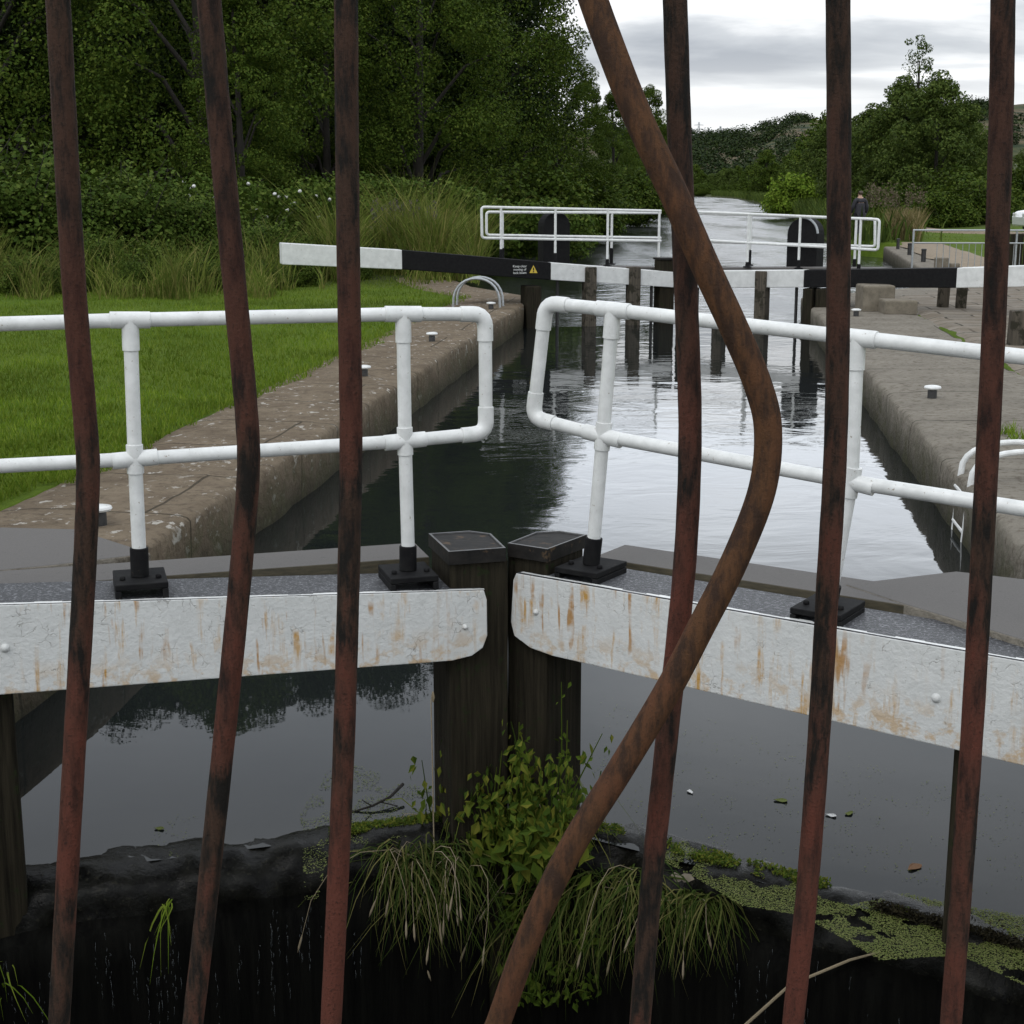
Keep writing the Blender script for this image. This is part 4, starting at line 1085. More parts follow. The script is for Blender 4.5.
# far canal-side trees
ft_ = make_tree('canal_tree', 'x', 'tree', 11, 4.6, .0, 60, 140, .42, M['leaf_mid'], seed=21, topw=.3)
ft2 = make_tree('canal_tree', 'x', 'tree', 10, 4.4, .0, 60, 140, .42, M['leaf_right'], seed=22, topw=.3)
G2 = 'far trees lining the upper canal'; lb2 = 'far bushy tree in the belt along the end of the upper canal'
for i in range(46):
    px = 690 + (i % 23) * 7.2 + rng.uniform(-4, 4); y = (250, 330)[i // 23] + rng.uniform(-40, 45)
    if px > 745: y -= (px - 745) * 1.0
    x = pxx(px, y)
    if x < Rx(y) + 3 and y < 395: y = 412 + rng.uniform(0, 30); x = pxx(px, y)
    put(ft_ if i % 3 else ft2, x, y, .4, i * .8, .42 + .30 * rng.random(), lb2, G2)
for i in range(10):
    px = 640 + i * 6; y = 210 + 18 * i; x = min(pxx(px, y), Lx(y) - 4); put(ft2 if i % 2 else ft_, x, y, .4, i * .9, .8 + .3 * rng.random(), lb2, G2)

# ------------------------------------------------------------------ HILLS
prof = [(-900, 95), (-200, 100), (300, 118), (560, 128), (640, 134), (690, 140), (712, 139), (735, 137), (760, 131), (780, 124.5), (795, 122), (812, 121.5), (835, 124), (860, 128), (890, 124), (930, 113), (960, 110), (1000, 108), (1050, 106), (1200, 98), (1700, 90)]
P = []; azs = np.arange(-900, 1701, 8); rr_ = [420, 470, 540, 620, 700, 780, 850, 900, 960, 1100, 1400]
def hillz(px, r):
    yt = interp(prof, px); top = (187 - yt) / 1481 * 900
    f = sst(400, 900, r); return .3 + (top * .93 + 2.1) * f + (2.5 * noise.fractal((px * .01, r * .006, 0), 1, 2, 4) * sst(430, 520, r) if r < 880 else .8 * noise.noise((px * .03, 0, 1)) * (1 if r < 1000 else 0))
for px in azs:
    row = []
    for r in rr_:
        row.append((pxx(px, r), r, hillz(px, r) if r <= 900 else hillz(px, 900) - (r - 900) * .02))
    P.append(row)
k = NT('moor_and_woods'); c = k.co(kind='World'); n1 = k.noise(c, .02, 6, .6); n2 = k.noise(c, .09, 6, .7)
col = k.mix(k.ramp(n1, [(.45, 0), (.55, 1)]), (.055, .062, .026), (.105, .082, .052)); col = k.mix(k.ramp(n2, [(.48, 0), (.60, 1)]), col, (.020, .034, .018))
M['hill'] = k.fin(col, .95, k.bump(n2, .8, 1.5), .1)
m = MB(); m.grid(P, 0, True, flip=False); tag(m.build('hills', M['hill'], auto=0), kind='structure')
# hillside woods: one mass
Cs, Ns, Ss = [], [], []
for i in range(1400):
    px = rng.uniform(600, 1100); r = rng.uniform(430, 890)
    if noise.noise((px * .02, r * .012, 7)) < (-.35 if px < 745 or r < 620 else .02): continue
    x = pxx(px, r); z = hillz(px, r); s = 2.0 + 2.2 * rng.random()
    C, N, S = clump_leaves((x, r, z + s * .5), (s * 1.4, s * 1.4, s), 110, 1.0, .6, .4); Cs.append(C); Ns.append(N); Ss.append(S)
o = np_mesh('hillside_wood', leaf_quads(np.concatenate(Cs), np.concatenate(Ns), np.concatenate(Ss), .8), 4, M['leaf_dark']); tag(o, 'dark woods covering the far hillside', 'woodland', kind='stuff')
# red earth bank on the right
m = MB(); P = []
for i in range(9):
    row = []
    for j in range(7):
        px = 958 + i * 2.6; y = 84 + j * 1.2; x = pxx(px, y); row.append((x, y, zr(x, y) + .25 + 1.9 * (j / 6) * math.sin(math.pi * (i + .5) / 9)))
    P.append(row)
m.grid(P, 0, True, flip=False); tag(m.build('earth_bank', M['redsoil'], auto=0), kind='structure')
# pylons on the skyline
def pylon(h):
    r = thing('pylon', 'x', 'pylon', 'pylons on the skyline'); m = MB()
    def wdt(z): return 4.2 * (1 - z / h) ** 1.3 + .6
    lv = [0, h * .2, h * .38, h * .54, h * .68, h * .8, h * .9, h]
    for a, b in zip(lv, lv[1:]):
        for sx, sy in ((1, 1), (1, -1), (-1, -1), (-1, 1)):
            m.tube([(sx * wdt(a), sy * wdt(a), a), (sx * wdt(b), sy * wdt(b), b)], .28, 4, smooth=False)
            m.tube([(sx * wdt(a), sy * wdt(a), a), (-sx * wdt(b), sy * wdt(b), b)], .16, 4, smooth=False)
    m.build('tower', M['galv'], r); m = MB()
    for z, l in ((h * .66, 7), (h * .79, 9), (h * .91, 6)):
        m.tube([(-l, 0, z), (0, 0, z + 1.2), (l, 0, z)], .25, 4, smooth=False); m.tube([(-l, 0, z), (l, 0, z)], .25, 4, smooth=False)
    m.build('cross_arms', M['galv'], r); return r
py0 = pylon(42); fst = True
for px, yt, Y, lb in ((699, 122, 1900, 'tallest lattice pylon on the skyline right of the straight bar'), (709, 128, 2100, 'smaller lattice pylon between two others on the skyline'), (720.5, 126, 2000, 'rightmost lattice pylon on the skyline')):
    p = aty(px, yt, Y); 
    if fst: py0.location = (p.x, Y, p.z - 42); py0['label'] = lb; fst = False
    else: dup(py0, (p.x, Y, p.z - 42), .6, 1, lb)

# ------------------------------------------------------------------ PERSON ON THE FAR TOWPATH
def skin(name, verts, edges, radii, mat, parent, sub=2, loc=None):
    me = bpy.data.meshes.new(name); me.from_pydata(verts, edges, []); o = bpy.data.objects.new(name + '_t', me); COL.objects.link(o)
    o.modifiers.new('s', 'SKIN'); sl = me.skin_vertices[0].data
    for i, r in enumerate(radii): sl[i].radius = (r, r) if not isinstance(r, tuple) else r
    sl[0].use_root = True
    sb = o.modifiers.new('u', 'SUBSURF'); sb.levels = sub; sb.render_levels = sub
    dg = bpy.context.evaluated_depsgraph_get(); me2 = bpy.data.meshes.new_from_object(o.evaluated_get(dg)); bpy.data.objects.remove(o)
    me2.materials.clear(); me2.materials.append(mat); me2.shade_smooth(); return link(name, me2, parent)
pz = .52; px_, pY = pxx(861, 54.5), 54.5
pe = thing('person', 'person in a dark coat walking away along the towpath beyond the rails', 'person', loc=(px_, pY, pz)); pe.rotation_euler = (0, 0, .25)
skinm = m_simple('skin', (.36, .22, .16), (.40, .25, .18), 20, .5, .05); coat = m_simple('dark_coat', (.012, .012, .017), (.026, .025, .032), 14, .8, .4, .01); trou = m_simple('dark_trousers', (.012, .012, .014), (.022, .022, .026), 14, .85, .3, .01); hairm = m_simple('brown_hair', (.035, .022, .014), (.07, .045, .028), 40, .6, .4, .004, stretch=(3, 3, .4))
V = [(0, 0, .92), (0, .0, 1.12), (0, .01, 1.32), (0, .01, 1.46), (0, .03, 1.56), (0, .05, 1.64), (0, .04, 1.72),
     (.10, 0, .88), (.11, .10, .50), (.11, .02, .09), (.12, .14, .04), (-.10, 0, .88), (-.11, -.08, .52), (-.11, -.28, .14), (-.12, -.17, .06),
     (.19, 0, 1.40), (.25, -.03, 1.15), (.25, .10, .92), (.25, .14, .84), (-.19, 0, 1.40), (-.25, .03, 1.15), (-.25, .16, .95), (-.25, .20, .87)]
E = [(0, 1), (1, 2), (2, 3), (3, 4), (4, 5), (5, 6), (0, 7), (7, 8), (8, 9), (9, 10), (0, 11), (11, 12), (12, 13), (13, 14), (3, 15), (15, 16), (16, 17), (17, 18), (3, 19), (19, 20), (20, 21), (21, 22)]
Rr = [.14, .12, .14, .10, .055, .085, .07, .09, .062, .045, .035, .09, .062, .045, .035, .06, .045, .035, .032, .06, .045, .035, .032]
skin('body', V, E, Rr, skinm, pe)
skin('coat', [(0, 0, .78), (0, 0, .95), (0, .0, 1.15), (0, .01, 1.34), (0, .01, 1.45), (.20, 0, 1.39), (.27, -.03, 1.15), (.265, .10, .93), (-.20, 0, 1.39), (-.27, .03, 1.15), (-.265, .16, .96)], [(0, 1), (1, 2), (2, 3), (3, 4), (4, 5), (5, 6), (6, 7), (4, 8), (8, 9), (9, 10)], [(.24, .17), (.22, .17), (.2, .16), (.2, .16), .12, .085, .068, .06, .085, .068, .06], coat, pe)
skin('trousers', [(0, 0, .92), (.10, 0, .86), (.11, .10, .50), (.11, .02, .12), (-.10, 0, .86), (-.11, -.08, .52), (-.11, -.28, .17)], [(0, 1), (1, 2), (2, 3), (0, 4), (4, 5), (5, 6)], [.15, .105, .078, .062, .105, .078, .062], trou, pe)
skin('hair', [(0, -.02, 1.60), (0, .0, 1.68), (0, .035, 1.735)], [(0, 1), (1, 2)], [.075, .10, .085], hairm, pe)
for s, yy in ((.115, .08), (-.115, -.22)):
    m = MB(); m.box((s, yy, .035), (.09, .27, .07)); m.build('shoe', M['black'], pe, bevel=.02)

# ------------------------------------------------------------------ PARKED CAR AT THE EDGE OF FRAME
car = thing('parked_car', 'pale parked car cut off by the right picture edge on the bank', 'car'); cy = 58.0
carp = m_simple('pale_car_paint', (.66, .67, .68), (.70, .71, .72), 10, .25, .0, kind='Object'); glass = m_simple('dark_car_glass', (.012, .014, .016), (.02, .022, .025), 4, .08, 0, kind='Object'); tyre = m_simple('tyre_rubber', (.012, .012, .012), (.02, .02, .02), 30, .8, .1, kind='Object')
prof_ = [(-1.95, .28), (-1.98, .62), (-1.85, .82), (-1.05, .95), (-.55, 1.38), (-.2, 1.46), (.9, 1.46), (1.55, 1.30), (1.85, .95), (1.96, .75), (1.94, .28)]
m = MB(); W = .82
inner = []
for y_, sc_ in ((-W, 1), (-W * .98, 1), (W * .98, 1), (W, 1)): inner.append([(x_, y_ * (1 - .16 * sst(.9, 1.46, z_)), z_) for x_, z_ in prof_])
npf = len(prof_); vs = inner[0] + inner[3]; fs = [tuple(range(npf)), tuple(reversed(range(npf, 2 * npf)))] + [(j, i, i + npf, j + npf) for i, j in [(i, (i + 1) % npf) for i in range(npf)]]
m.add(vs, fs); body = m.build('body', carp, car, bevel=.06)
for pts_ in ([(-.98, .96), (-.52, 1.36), (.2, 1.39), (.2, .97)], [(.27, .97), (.27, 1.39), (.9, 1.38), (1.5, 1.22), (1.6, .98)]):
    for s in (-1, 1):
        m = MB(); q = [(x_, s * (W * (1 - .16 * sst(.9, 1.46, z_)) + .004), z_) for x_, z_ in pts_]; m.prism(q if s < 0 else list(reversed(q)), (0, -s * .02, 0)); m.build('window', glass, car)
m = MB(); q = [(-1.03, -.66, .98), (-1.03, .66, .98), (-.57, .58, 1.36), (-.57, -.58, 1.36)]; m.prism([(a - .015, b, c_ + .012) for a, b, c_ in q], (.02, 0, -.01)); m.build('windscreen', glass, car)
for x_ in (-1.25, 1.2):
    for s in (-1, 1):
        m = MB(); m.lathe((x_, s * .72, .30), [(.2, -.1), (.30, -.09), (.31, 0), (.30, .09), (.2, .1)], 20, axis=Vector((0, s, 0))); wh_ = m.build('wheel', tyre, car)
        m = MB(); m.lathe((x_, s * .81, .30), [(.19, 0), (.17, .015), (.04, .02)], 16, axis=Vector((0, s, 0))); m.build('rim', M['galv'], wh_)
for s in (-.55, .55):
    m = MB(); m.box((-1.955, s, .70), (.05, .34, .14)); m.build('headlight', M['white'], car, bevel=.02)
xl = aty(1018, 225, cy).x; car.location = (xl + 1.98, cy, zr(xl + 2, cy) + .05)

# ------------------------------------------------------------------ LIFE ON THE NEAR GATE
def in_poly(px, py, poly):
    c = False; j = len(poly) - 1
    for i in range(len(poly)):
        xi, yi = poly[i]; xj, yj = poly[j]
        if (yi > py) != (yj > py) and px < (xj - xi) * (py - yi) / (yj - yi) + xi: c = not c
        j = i
    return c
# duckweed: regions described on the water surface
regs = [([(672, 838), (700, 845), (735, 870), (760, 888), (800, 880), (850, 905), (905, 893), (960, 905), (1024, 915), (1060, 930), (1060, 1010), (1024, 985), (960, 955), (880, 960), (850, 942), (800, 915), (740, 905), (700, 880), (660, 860)], 30000, .82),
        ([(300, 812), (330, 768), (345, 760), (400, 780), (432, 790), (432, 830), (400, 838), (330, 850), (318, 900), (305, 900)], 4500, .6),
        ([(600, 690), (1024, 800), (1024, 900), (700, 850), (590, 800)], 2200, .46), ([(150, 815), (200, 815), (190, 860), (150, 860)], 120, .5)]
Cs = []
for poly, nn, dens in regs:
    xs = [p[0] for p in poly]; ys = [p[1] for p in poly]; cnt = 0
    while cnt < nn:
        x, y = rng.uniform(min(xs), max(xs)), rng.uniform(min(ys), max(ys))
        if not in_poly(x, y, poly): continue
        cnt += 1
        p = onz(x, y, .004)
        v = noise.fractal((p.x * 9, p.y * 9, 2), 1, 2, 4)
        if v < (.5 - dens) * 1.1: continue
        Cs.append((p.x, p.y, .002 + rng.random() * .004))
Cs = np.array(Cs); N = unit(len(Cs)) * .15 + np.array([0, 0, 1.]); N /= np.linalg.norm(N, axis=1)[:, None]
o = np_mesh('duckweed', leaf_quads(Cs, N, .0052 * (.5 + .9 * rng.random(len(Cs))), .9), 4, M['duck']); tag(o, 'yellow green duckweed floating along the gate edge', 'duckweed', kind='stuff')
# floating leaves
for x, y, s, mt, lb in ((915, 866, .035, 'deadleaf', 'brown leaf floating by the last bar'), (782, 800, .028, 'duck', 'pale green leaf floating right of the sixth bar'), (849, 813, .022, 'duck', 'small green leaf floating near the sixth bar'), (832, 815, .022, 'petal', 'tiny white petal floating near the sixth bar'), (690, 791, .018, 'petal', 'white scrap floating right of the bent bar'), (160, 828, .02, 'duck', 'green leaf floating between the first two bars')):
    p = onz(x, y, .006); m = MB(); pts_ = []
    for i in range(12):
        a = 2 * math.pi * i / 12; pts_.append((s * math.cos(a) * (1.0 + .2 * math.cos(a)), s * .55 * math.sin(a) * (1 - .3 * math.cos(a)), .002 * math.sin(3 * a)))
    m.prism(pts_, (0, 0, -.0015)); o = m.build('floating_leaf', M[mt]); o.location = p; o.rotation_euler = (0, 0, x); tag(o, lb, 'leaf')
# twig in the water left of the posts
m = MB(); m.tube([onz(352, 812, .0), onz(372, 806, .015), onz(390, 797, .03), onz(403, 784, .05)], [.004, .005, .006, .007], 6); m.tube([onz(372, 806, .015), onz(362, 800, .05)], [.003, .002], 5); m.tube([onz(380, 802, .02), onz(398, 806, .0)], [.003, .002], 5)
tag(m.build('dead_twig', M['bark']), 'dark forked twig sticking out of the water left of the mitre posts', 'twig')
m = MB(); m.tube([GR.P(740, 1030, -.10), GR.P(790, 985, -.05), GR.P(850, 960, 0), GR.P(880, 952, .05)], [.006, .0055, .005, .003], 6)
tag(m.build('bare_stick', M['straw']), 'pale bare stick leaning on the right gate planking', 'stick')
# rotten timber lying along the right crest
m = MB(); pp = [GR.P(x, y, .10) for x, y in ((598, 866), (640, 873), (690, 881), (728, 889), (740, 893))]
m.tube(pp, [.018, .024, .026, .024, .012], 8); tag(m.build('rotten_timber', M['stone'], auto=0), 'broken brown timber lying on the right gate crest under the grass', 'timber')

def plant_quads(stem, nleaf, ls, asp, rnd, hang):
    C = []; N = []; S = []
    n = len(stem)
    for i in range(nleaf):
        t = rng.random() ** .8; k = t * (n - 1); j = int(min(k, n - 2)); p = stem[j].lerp(stem[j + 1], k - j)
        a = rng.random() * 6.283; d = Vector((math.cos(a), math.sin(a), -hang * rng.random()))
        C.append(p + d * ls * (.5 + .3 * rng.random())); N.append((Vector((rng.normal() * .5, rng.normal() * .5 - .45, 1.0)) + d * .8).normalized()); S.append(ls * (.55 + .8 * rng.random()) * (1.1 - .5 * t))
    return C, N, S
def nettle(name, label, spots, ls, mat, cat='plant', group=None):
    root = thing(name, label, cat, group); st = MB(); C, N, S = [], [], []
    for (x, y, off, hx, hz, nl) in spots:
        b = GR.P(x, y, off); tip = b + Vector((hx, -.03, hz)); mid = b.lerp(tip, .5) + Vector((rng.normal() * .015, rng.normal() * .015, .03))
        stem = [b, b.lerp(mid, .5) + Vector((rng.normal() * .008, 0, .01)), mid, tip]
        st.tube(stem, [.004, .0035, .003, .0015], 6, caps=False); a, b_, c_ = plant_quads(stem, nl, ls, .5, 1, .9); C += a; N += b_; S += c_
    C = np.array([tuple(v) for v in C]); N = np.array([tuple(v) for v in N]); S = np.array(S)
    # pointed two-piece leaves folded on the midrib
    n = len(C); t = np.cross(N, unit(n)); t[:, 2] -= .9; t /= np.linalg.norm(t, axis=1)[:, None]; b = np.cross(N, t); b /= np.linalg.norm(b, axis=1)[:, None]; S = S[:, None]; Nn = np.cross(t, b)
    base = C - t * S * .5; tip = C + t * S * .5; e1 = C + b * S * .26 - t * S * .12 + Nn * S * .07; e2 = C - b * S * .26 - t * S * .12 + Nn * S * .07; mid = C + t * S * .02
    V = np.stack([base, e1, tip, mid, base, mid, tip, e2], 1).reshape(-1, 3)
    np_mesh('leaves', V, 4, mat, root); st.build('stems', M['leaf_mid'], root, auto=0); return root
nettle('nettle_plant', 'bushy yellow green nettle growing at the foot of the mitre posts', [(488 + rng.uniform(-75, 95), 860 + rng.uniform(-14, 22), rng.uniform(-.14, .0), rng.normal() * .06, .10 + .34 * rng.random() ** 1.4, 34) for i in range(34)] + [(515 + rng.normal() * 26, 855, rng.uniform(-.10, -.02), rng.normal() * .09, .24 + .30 * rng.random(), 26) for i in range(18)], .066, M['leaf_nettle'])
nettle('tall_weed', 'slender leafy weed climbing the right mitre post', [(556, 838, .0, .015, .62, 22), (566, 845, 0, .0, .5, 16)], .040, M['leaf_mid'])
nettle('weed_clump', 'low leafy weeds hanging over the left side of the gate crest', [(430 + rng.uniform(-45, 40), 868 + rng.uniform(-10, 40), -.03, rng.normal() * .06, .02 + .1 * rng.random(), 20) for i in range(16)], .042, M['leaf_bush'])
nettle('weed_clump', 'dark leafy weeds at the bottom of the gate face below the nettle', [(560 + rng.uniform(-90, 60), 955 + rng.uniform(-50, 70), -.05, rng.normal() * .06, .02 + .06 * rng.random(), 18) for i in range(22)], .045, M['leaf_mid'])

def droop_grass(name, label, n, xr, yr, G, length, spread, mat, seeds=0, up=.12):
    root = thing(name, label, 'grass'); V = []; st = MB()
    def curve(b, d, L, u):
        sx, ph, ex, dr = rng.normal() * .12, rng.random() * 6, rng.normal() * .22, rng.uniform(1.3, 2.8)
        return [b + Vector((d.x * L * t + sx * L * math.sin(t * 4 + ph) - sx * L * math.sin(ph) + ex * L * t * t, d.y * L * t * .6 - .12 * L * t, u * math.sin(t * math.pi * .75) * 1.2 - L * .95 * t ** dr)) for t in (0, .2, .4, .6, .8, 1)]
    for i in range(n):
        b = G.P(rng.uniform(*xr), rng.uniform(*yr), .02 + .06 * rng.random()); a = rng.normal() * spread; d = Vector((math.sin(a), -math.cos(a) * .7, 0)); L = length * (.45 + .75 * rng.random())
        c = curve(b, d, L, up * (.4 + .9 * rng.random())); wv = Vector((math.cos(a), math.sin(a), .3 * rng.normal())).normalized(); w_ = .0028 * (.6 + .9 * rng.random())
        for k in range(5):
            w0 = w_ * (1 - (k / 5) ** 2); w1 = w_ * (1 - ((k + 1) / 5) ** 2) + .0002
            V += [tuple(c[k] - wv * w0), tuple(c[k] + wv * w0), tuple(c[k + 1] + wv * w1), tuple(c[k + 1] - wv * w1)]
    # join the quads of each blade so colour varies per blade
    me = bpy.data.meshes.new('blades'); Vs = np.array(V).reshape(-1, 5, 4, 3); nb = len(Vs); vv = []; ff = []
    for b in Vs:
        o0 = len(vv); vv += [tuple(b[0][0]), tuple(b[0][1])]
        for k in range(5):
            vv += [tuple(b[k][3]), tuple(b[k][2])]; o1 = o0 + 2 * k; ff.append((o1, o1 + 1, o1 + 3, o1 + 2))
    me.from_pydata(vv, [], ff); me.materials.append(mat); link('blades', me, root)
    if seeds:
        hd = MB()
        for i in range(seeds):
            b = G.P(rng.uniform(*xr), rng.uniform(*yr), .0); a = rng.normal() * spread * .8 - .35; d = Vector((math.sin(a), -abs(math.cos(a)) * .5, 0)); L = length * (.7 + .5 * rng.random()); c = curve(b, d, L, up)
            hd.tube(c, [.0014] * 5 + [.0008], 5, caps=False)
            e = c[-1]; dr = (c[-1] - c[-2]).normalized(); hd.tube([e - dr * .05, e - dr * .03, e, e + dr * .02], [.001, .004, .0045, .001], 6)
        hd.build('seed_heads', M['straw'], root, auto=0)
    return root
droop_grass('grass_tuft', 'long grass with pale seed heads drooping left of the nettle', 260, (390, 470), (848, 880), GL, .34, .7, M['pondgrass'], 16, .10)
droop_grass('grass_tuft', 'coarse grass hanging over the gate below the bent bar', 240, (560, 660), (868, 895), GR, .34, .5, M['pondgrass'], 4, .07)
droop_grass('grass_tuft', 'brownish grass tuft under the broken timber on the right gate', 220, (650, 722), (892, 906), GR, .24, .5, M['pondgrass'], 3, .05)
droop_grass('grass_tuft', 'grass on the gate face at the foot of the nettle', 220, (470, 570), (870, 930), GR, .30, .5, M['pondgrass'], 3, .05)
droop_grass('grass_tuft', 'loose tall grass stems rising through the nettle', 70, (450, 575), (850, 885), GR, .30, .9, M['tallgrass'], 9, .34)
droop_grass('grass_tuft', 'few bright grass blades in the bottom left corner', 16, (-25, 15), (960, 990), GL, .22, .6, M['lawn'], 0, .08)
droop_grass('grass_tuft', 'thin green blades hanging between the first two bars', 9, (162, 174), (898, 905), GL, .22, .15, M['lawn'], 0, .01)
# tall dead stem
m = MB(); m.tube([GL.P(434, 850, .03), GL.P(433, 790, .02), GL.P(431, 700, .0), GL.P(433, 696, 0)], [.003, .0025, .002, .001], 6); m.lathe(GL.P(433, 697, 0), [(.002, -.02), (.007, 0), (.003, .02)], 8)
tag(m.build('dry_plant', M['straw']), 'single dry stem standing against the left mitre post', 'plant')
# moss along the crest
Cs = []
for i in range(14000):
    G = GR; x = rng.uniform(585, 1010); y = interp([(585, 862), (730, 893), (800, 915), (1010, 985)], x) + rng.normal() * 9 - 4
    p = G.P(x, y, .16 + .1 * rng.random())
    if noise.fractal((p.x * 7, p.y * 7, 9), 1, 2, 3) < (.05 + .45 * sst(720, 900, x)): continue
    p.z = max(.0, min(.03, p.z)) + rng.random() * .025; Cs.append(tuple(p))
for i in range(5000):
    x = rng.uniform(330, 440); y = interp([(330, 850), (440, 828)], x) + rng.normal() * 7; p = GL.P(x, y, .2 + .08 * rng.random()); p.z = max(0, min(.03, p.z)) + rng.random() * .02
    if noise.fractal((p.x * 7, p.y * 7, 9), 1, 2, 3) > -.05 - .5 * (1 - sst(330, 430, x)): Cs.append(tuple(p))
Cs = np.array(Cs); o = np_mesh('crest_moss', leaf_quads(Cs, unit(len(Cs)) * .8 + np.array([0, -.2, .7]), .012 * (.5 + rng.random(len(Cs))), .5), 4, M['leaf_nettle']); tag(o, 'green moss and liverwort on the top of the gate planking', 'moss', kind='stuff')
# dead weed rubbish caught at the right rib
Cs = []
for i in range(2600):
    t = rng.random(); x = 875 + 75 * t + rng.normal() * 6 if i % 2 else 990 + rng.normal() * 18; y = (950 - 8 * t + rng.normal() * 6) if i % 2 else 965 + rng.normal() * 14; p = GR.P(x, y, .14 + .05 * rng.random()); p.z = max(p.z, .0) + rng.random() * .03; Cs.append(tuple(p))
Cs = np.array(Cs); o = np_mesh('rotting_weed', leaf_quads(Cs, unit(len(Cs)), .02, .3), 4, m_leaf('rotten_weed', (.008, .007, .005), (.02, .018, .010), (.035, .03, .015))); tag(o, 'dark rotting weed caught on the right gate crest', 'weed', kind='stuff')
# trickles of water down the gate faces
m = MB()
for i in range(70):
    left = i % 4 != 0; G = GL if left else GR
    u = rng.uniform(.45, 1.9) if left else rng.uniform(.75, 1.6)
    z = -.14 - .25 * rng.random(); v = -.002 - .012 * rng.random()
    for q in range(int(2 + 6 * rng.random())):
        L = .008 + .05 * rng.random() ** 2; uu = u + rng.normal() * .003
        m.tube([G.w(uu, v, z), G.w(uu + rng.normal() * .002, v, z - L * .5), G.w(uu + rng.normal() * .002, v, z - L)], [.0004, .0005 + .0008 * rng.random(), .0003], 5); z -= L + .03 * rng.random()
k = NT('trickling_water'); k.fin((.16, .18, .19), .08, None, .6); k.b.inputs['Transmission Weight'].default_value = .55; k.b.inputs['IOR'].default_value = 1.33
o = m.build('trickling_water', k.mat, auto=0); tag(o, 'thin trickles of water running down the black gate planking', 'water', kind='stuff')
# weeds on the right towpath
for x, y, lb in ((1006, 432, 'tiny green weed tuft between slabs right of the last bar'), (1022, 440, 'tiny weed tuft at the right edge of the paving')):
    p = onz(x, y, .44); n = 60; o = blades(np.array([[p.x, p.y, .43]]) + rng.normal(size=(n, 3)) * np.array([.06, .06, 0]), .07 + .05 * rng.random(n), .006, .6, M['leaf_bright'], 'weed_tuft'); tag(o, lb, 'weed')

# ------------------------------------------------------------------ SKY, SUN, CAMERA
wd = bpy.data.worlds.new('World'); scn.world = wd; wd.use_nodes = True; t = wd.node_tree; t.nodes.clear()
def N_(ty, **kw):
    x = t.nodes.new(ty)
    for k_, v in kw.items(): setattr(x, k_, v)
    return x
SUN_EL, SUN_AZ = R(52), R(215)
sky = N_('ShaderNodeTexSky', sky_type='NISHITA', sun_disc=False, sun_elevation=SUN_EL, sun_rotation=SUN_AZ)
tc = N_('ShaderNodeTexCoord'); sep = N_('ShaderNodeSeparateXYZ'); t.links.new(tc.outputs['Generated'], sep.inputs[0])
def MA(op, a, b=None, c=None):
    x = N_('ShaderNodeMath', operation=op)
    for i, v in enumerate((a, b, c)):
        if v is None: continue
        if hasattr(v, 'is_linked'): t.links.new(v, x.inputs[i])
        else: x.inputs[i].default_value = v
    return x.outputs[0]
zc = MA('MAXIMUM', sep.outputs[2], 0.0); den = MA('ADD', zc, .11)
cx, cyy = MA('DIVIDE', sep.outputs[0], den), MA('DIVIDE', sep.outputs[1], den)
cmb = N_('ShaderNodeCombineXYZ'); t.links.new(cx, cmb.inputs[0]); t.links.new(cyy, cmb.inputs[1])
mp = N_('ShaderNodeMapping'); mp.inputs['Location'].default_value = (1.7, .4, 0); mp.inputs['Scale'].default_value = (.55, .62, 1); t.links.new(cmb.outputs[0], mp.inputs[0])
nz = N_('ShaderNodeTexNoise'); nz.inputs['Scale'].default_value = 1.5; nz.inputs['Detail'].default_value = 8; nz.inputs['Roughness'].default_value = .52; nz.inputs['Distortion'].default_value = .25; t.links.new(mp.outputs[0], nz.inputs['Vector'])
rp = N_('ShaderNodeValToRGB'); e = rp.color_ramp.elements
e[0].position = .38; e[0].color = (.42, .445, .49, 1); e[1].position = .60; e[1].color = (1.02, 1.03, 1.04, 1); e.new(.50).color = (.62, .645, .68, 1)
t.links.new(nz.outputs['Fac'], rp.inputs[0])
# brighter strip towards the horizon, brighter overcast overhead
hz = N_('ShaderNodeMapRange'); hz.inputs['From Min'].default_value = .03; hz.inputs['From Max'].default_value = .085; hz.inputs['To Min'].default_value = 1.0; hz.inputs['To Max'].default_value = 0; hz.interpolation_type = 'SMOOTHSTEP'; t.links.new(sep.outputs[2], hz.inputs[0])
zn = N_('ShaderNodeValToRGB'); ee = zn.color_ramp.elements; zst = ((0, .36), (.122, .36), (.165, 1.0), (.215, .98), (.30, .41), (.45, .34), (.75, .55))
while len(ee) < len(zst): ee.new(.5)
for q_, (p_, v_) in zip(ee, zst): q_.position = p_; q_.color = (v_, v_, v_, 1)
t.links.new(sep.outputs[2], zn.inputs[0])
fl_ = N_('ShaderNodeMapRange'); fl_.inputs['From Min'].default_value = .10; fl_.inputs['From Max'].default_value = .16; fl_.inputs['To Max'].default_value = .6; t.links.new(sep.outputs[2], fl_.inputs[0])
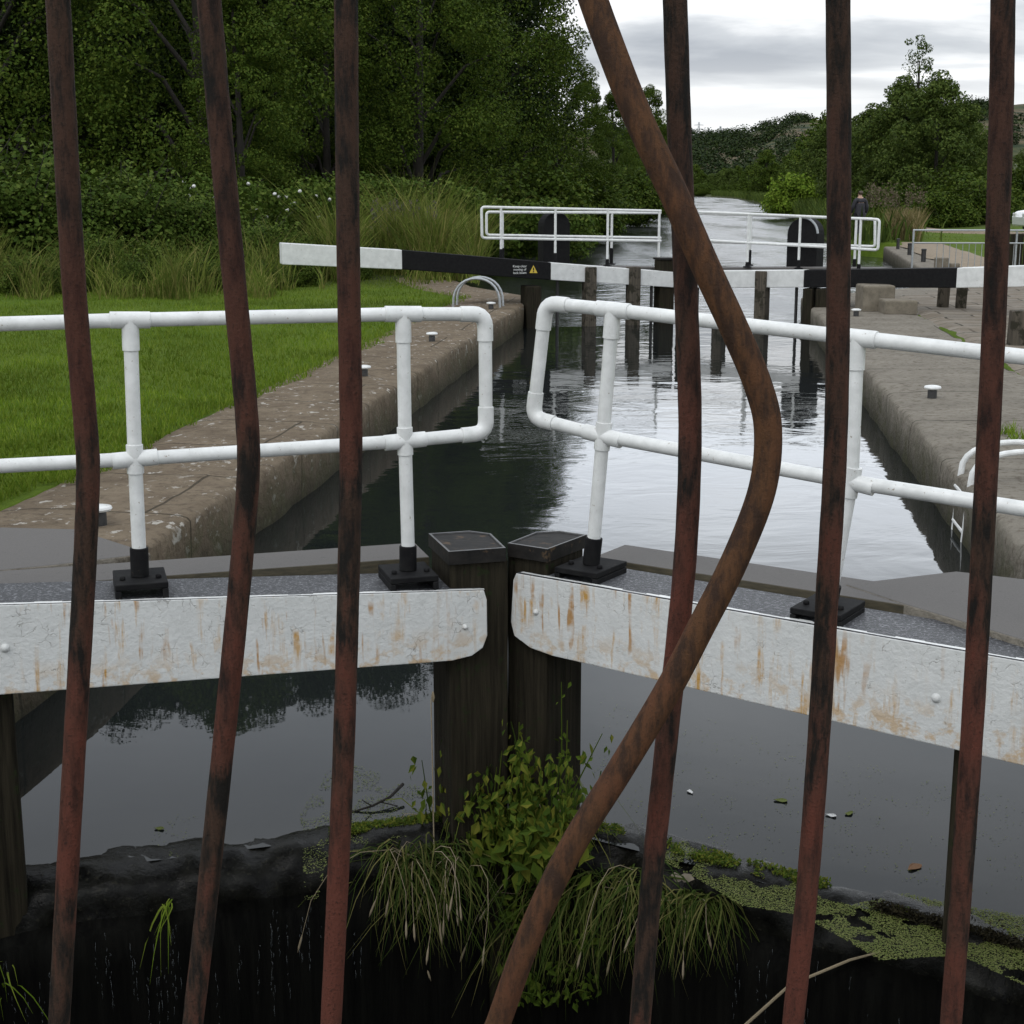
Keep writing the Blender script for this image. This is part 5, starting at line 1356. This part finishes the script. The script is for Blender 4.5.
mf = N_('ShaderNodeMix', data_type='RGBA'); t.links.new(fl_.outputs[0], mf.inputs[0]); t.links.new(rp.outputs[0], mf.inputs[6]); mf.inputs[7].default_value = (.81, .86, .92, 1)
mh = N_('ShaderNodeMix', data_type='RGBA'); t.links.new(MA('MULTIPLY', hz.outputs[0], .85), mh.inputs[0]); t.links.new(mf.outputs[2], mh.inputs[6]); mh.inputs[7].default_value = (.98, .99, 1.0, 1)
sc_ = N_('ShaderNodeVectorMath', operation='SCALE'); t.links.new(mh.outputs[2], sc_.inputs[0]); t.links.new(MA('MULTIPLY', zn.outputs[0], 28.0), sc_.inputs['Scale'])
mx = N_('ShaderNodeMix', data_type='RGBA'); mx.inputs[0].default_value = .93; t.links.new(sky.outputs[0], mx.inputs[6]); t.links.new(sc_.outputs[0], mx.inputs[7])
bg = N_('ShaderNodeBackground'); bg.inputs['Strength'].default_value = .095; t.links.new(mx.outputs[2], bg.inputs[0])
wo = N_('ShaderNodeOutputWorld'); t.links.new(bg.outputs[0], wo.inputs[0])
sl = bpy.data.lights.new('sun', 'SUN'); sl.energy = .8; sl.angle = R(25); sl.color = (1, .97, .92)
so = bpy.data.objects.new('sun', sl); COL.objects.link(so)
# sky sun_rotation runs clockwise from +Y
sd = Vector((math.sin(SUN_AZ) * math.cos(SUN_EL), math.cos(SUN_AZ) * math.cos(SUN_EL), math.sin(SUN_EL)))
so.rotation_euler = sd.to_track_quat('Z', 'Y').to_euler()
cam = bpy.data.cameras.new('camera'); co = bpy.data.objects.new('camera', cam); COL.objects.link(co)
co.location = CAMP; co.rotation_euler = (R(90) - PITCH, 0, 0); cam.sensor_width = 36; cam.lens = 36 * F / 1024; cam.clip_start = .05; cam.clip_end = 6000
scn.camera = co
scn.view_settings.view_transform = 'Standard'; scn.view_settings.look = 'None'; scn.view_settings.gamma = 1; scn.view_settings.exposure = .28
scn.cycles.max_bounces = 8; scn.cycles.diffuse_bounces = 3; scn.cycles.glossy_bounces = 4; scn.cycles.transparent_max_bounces = 8
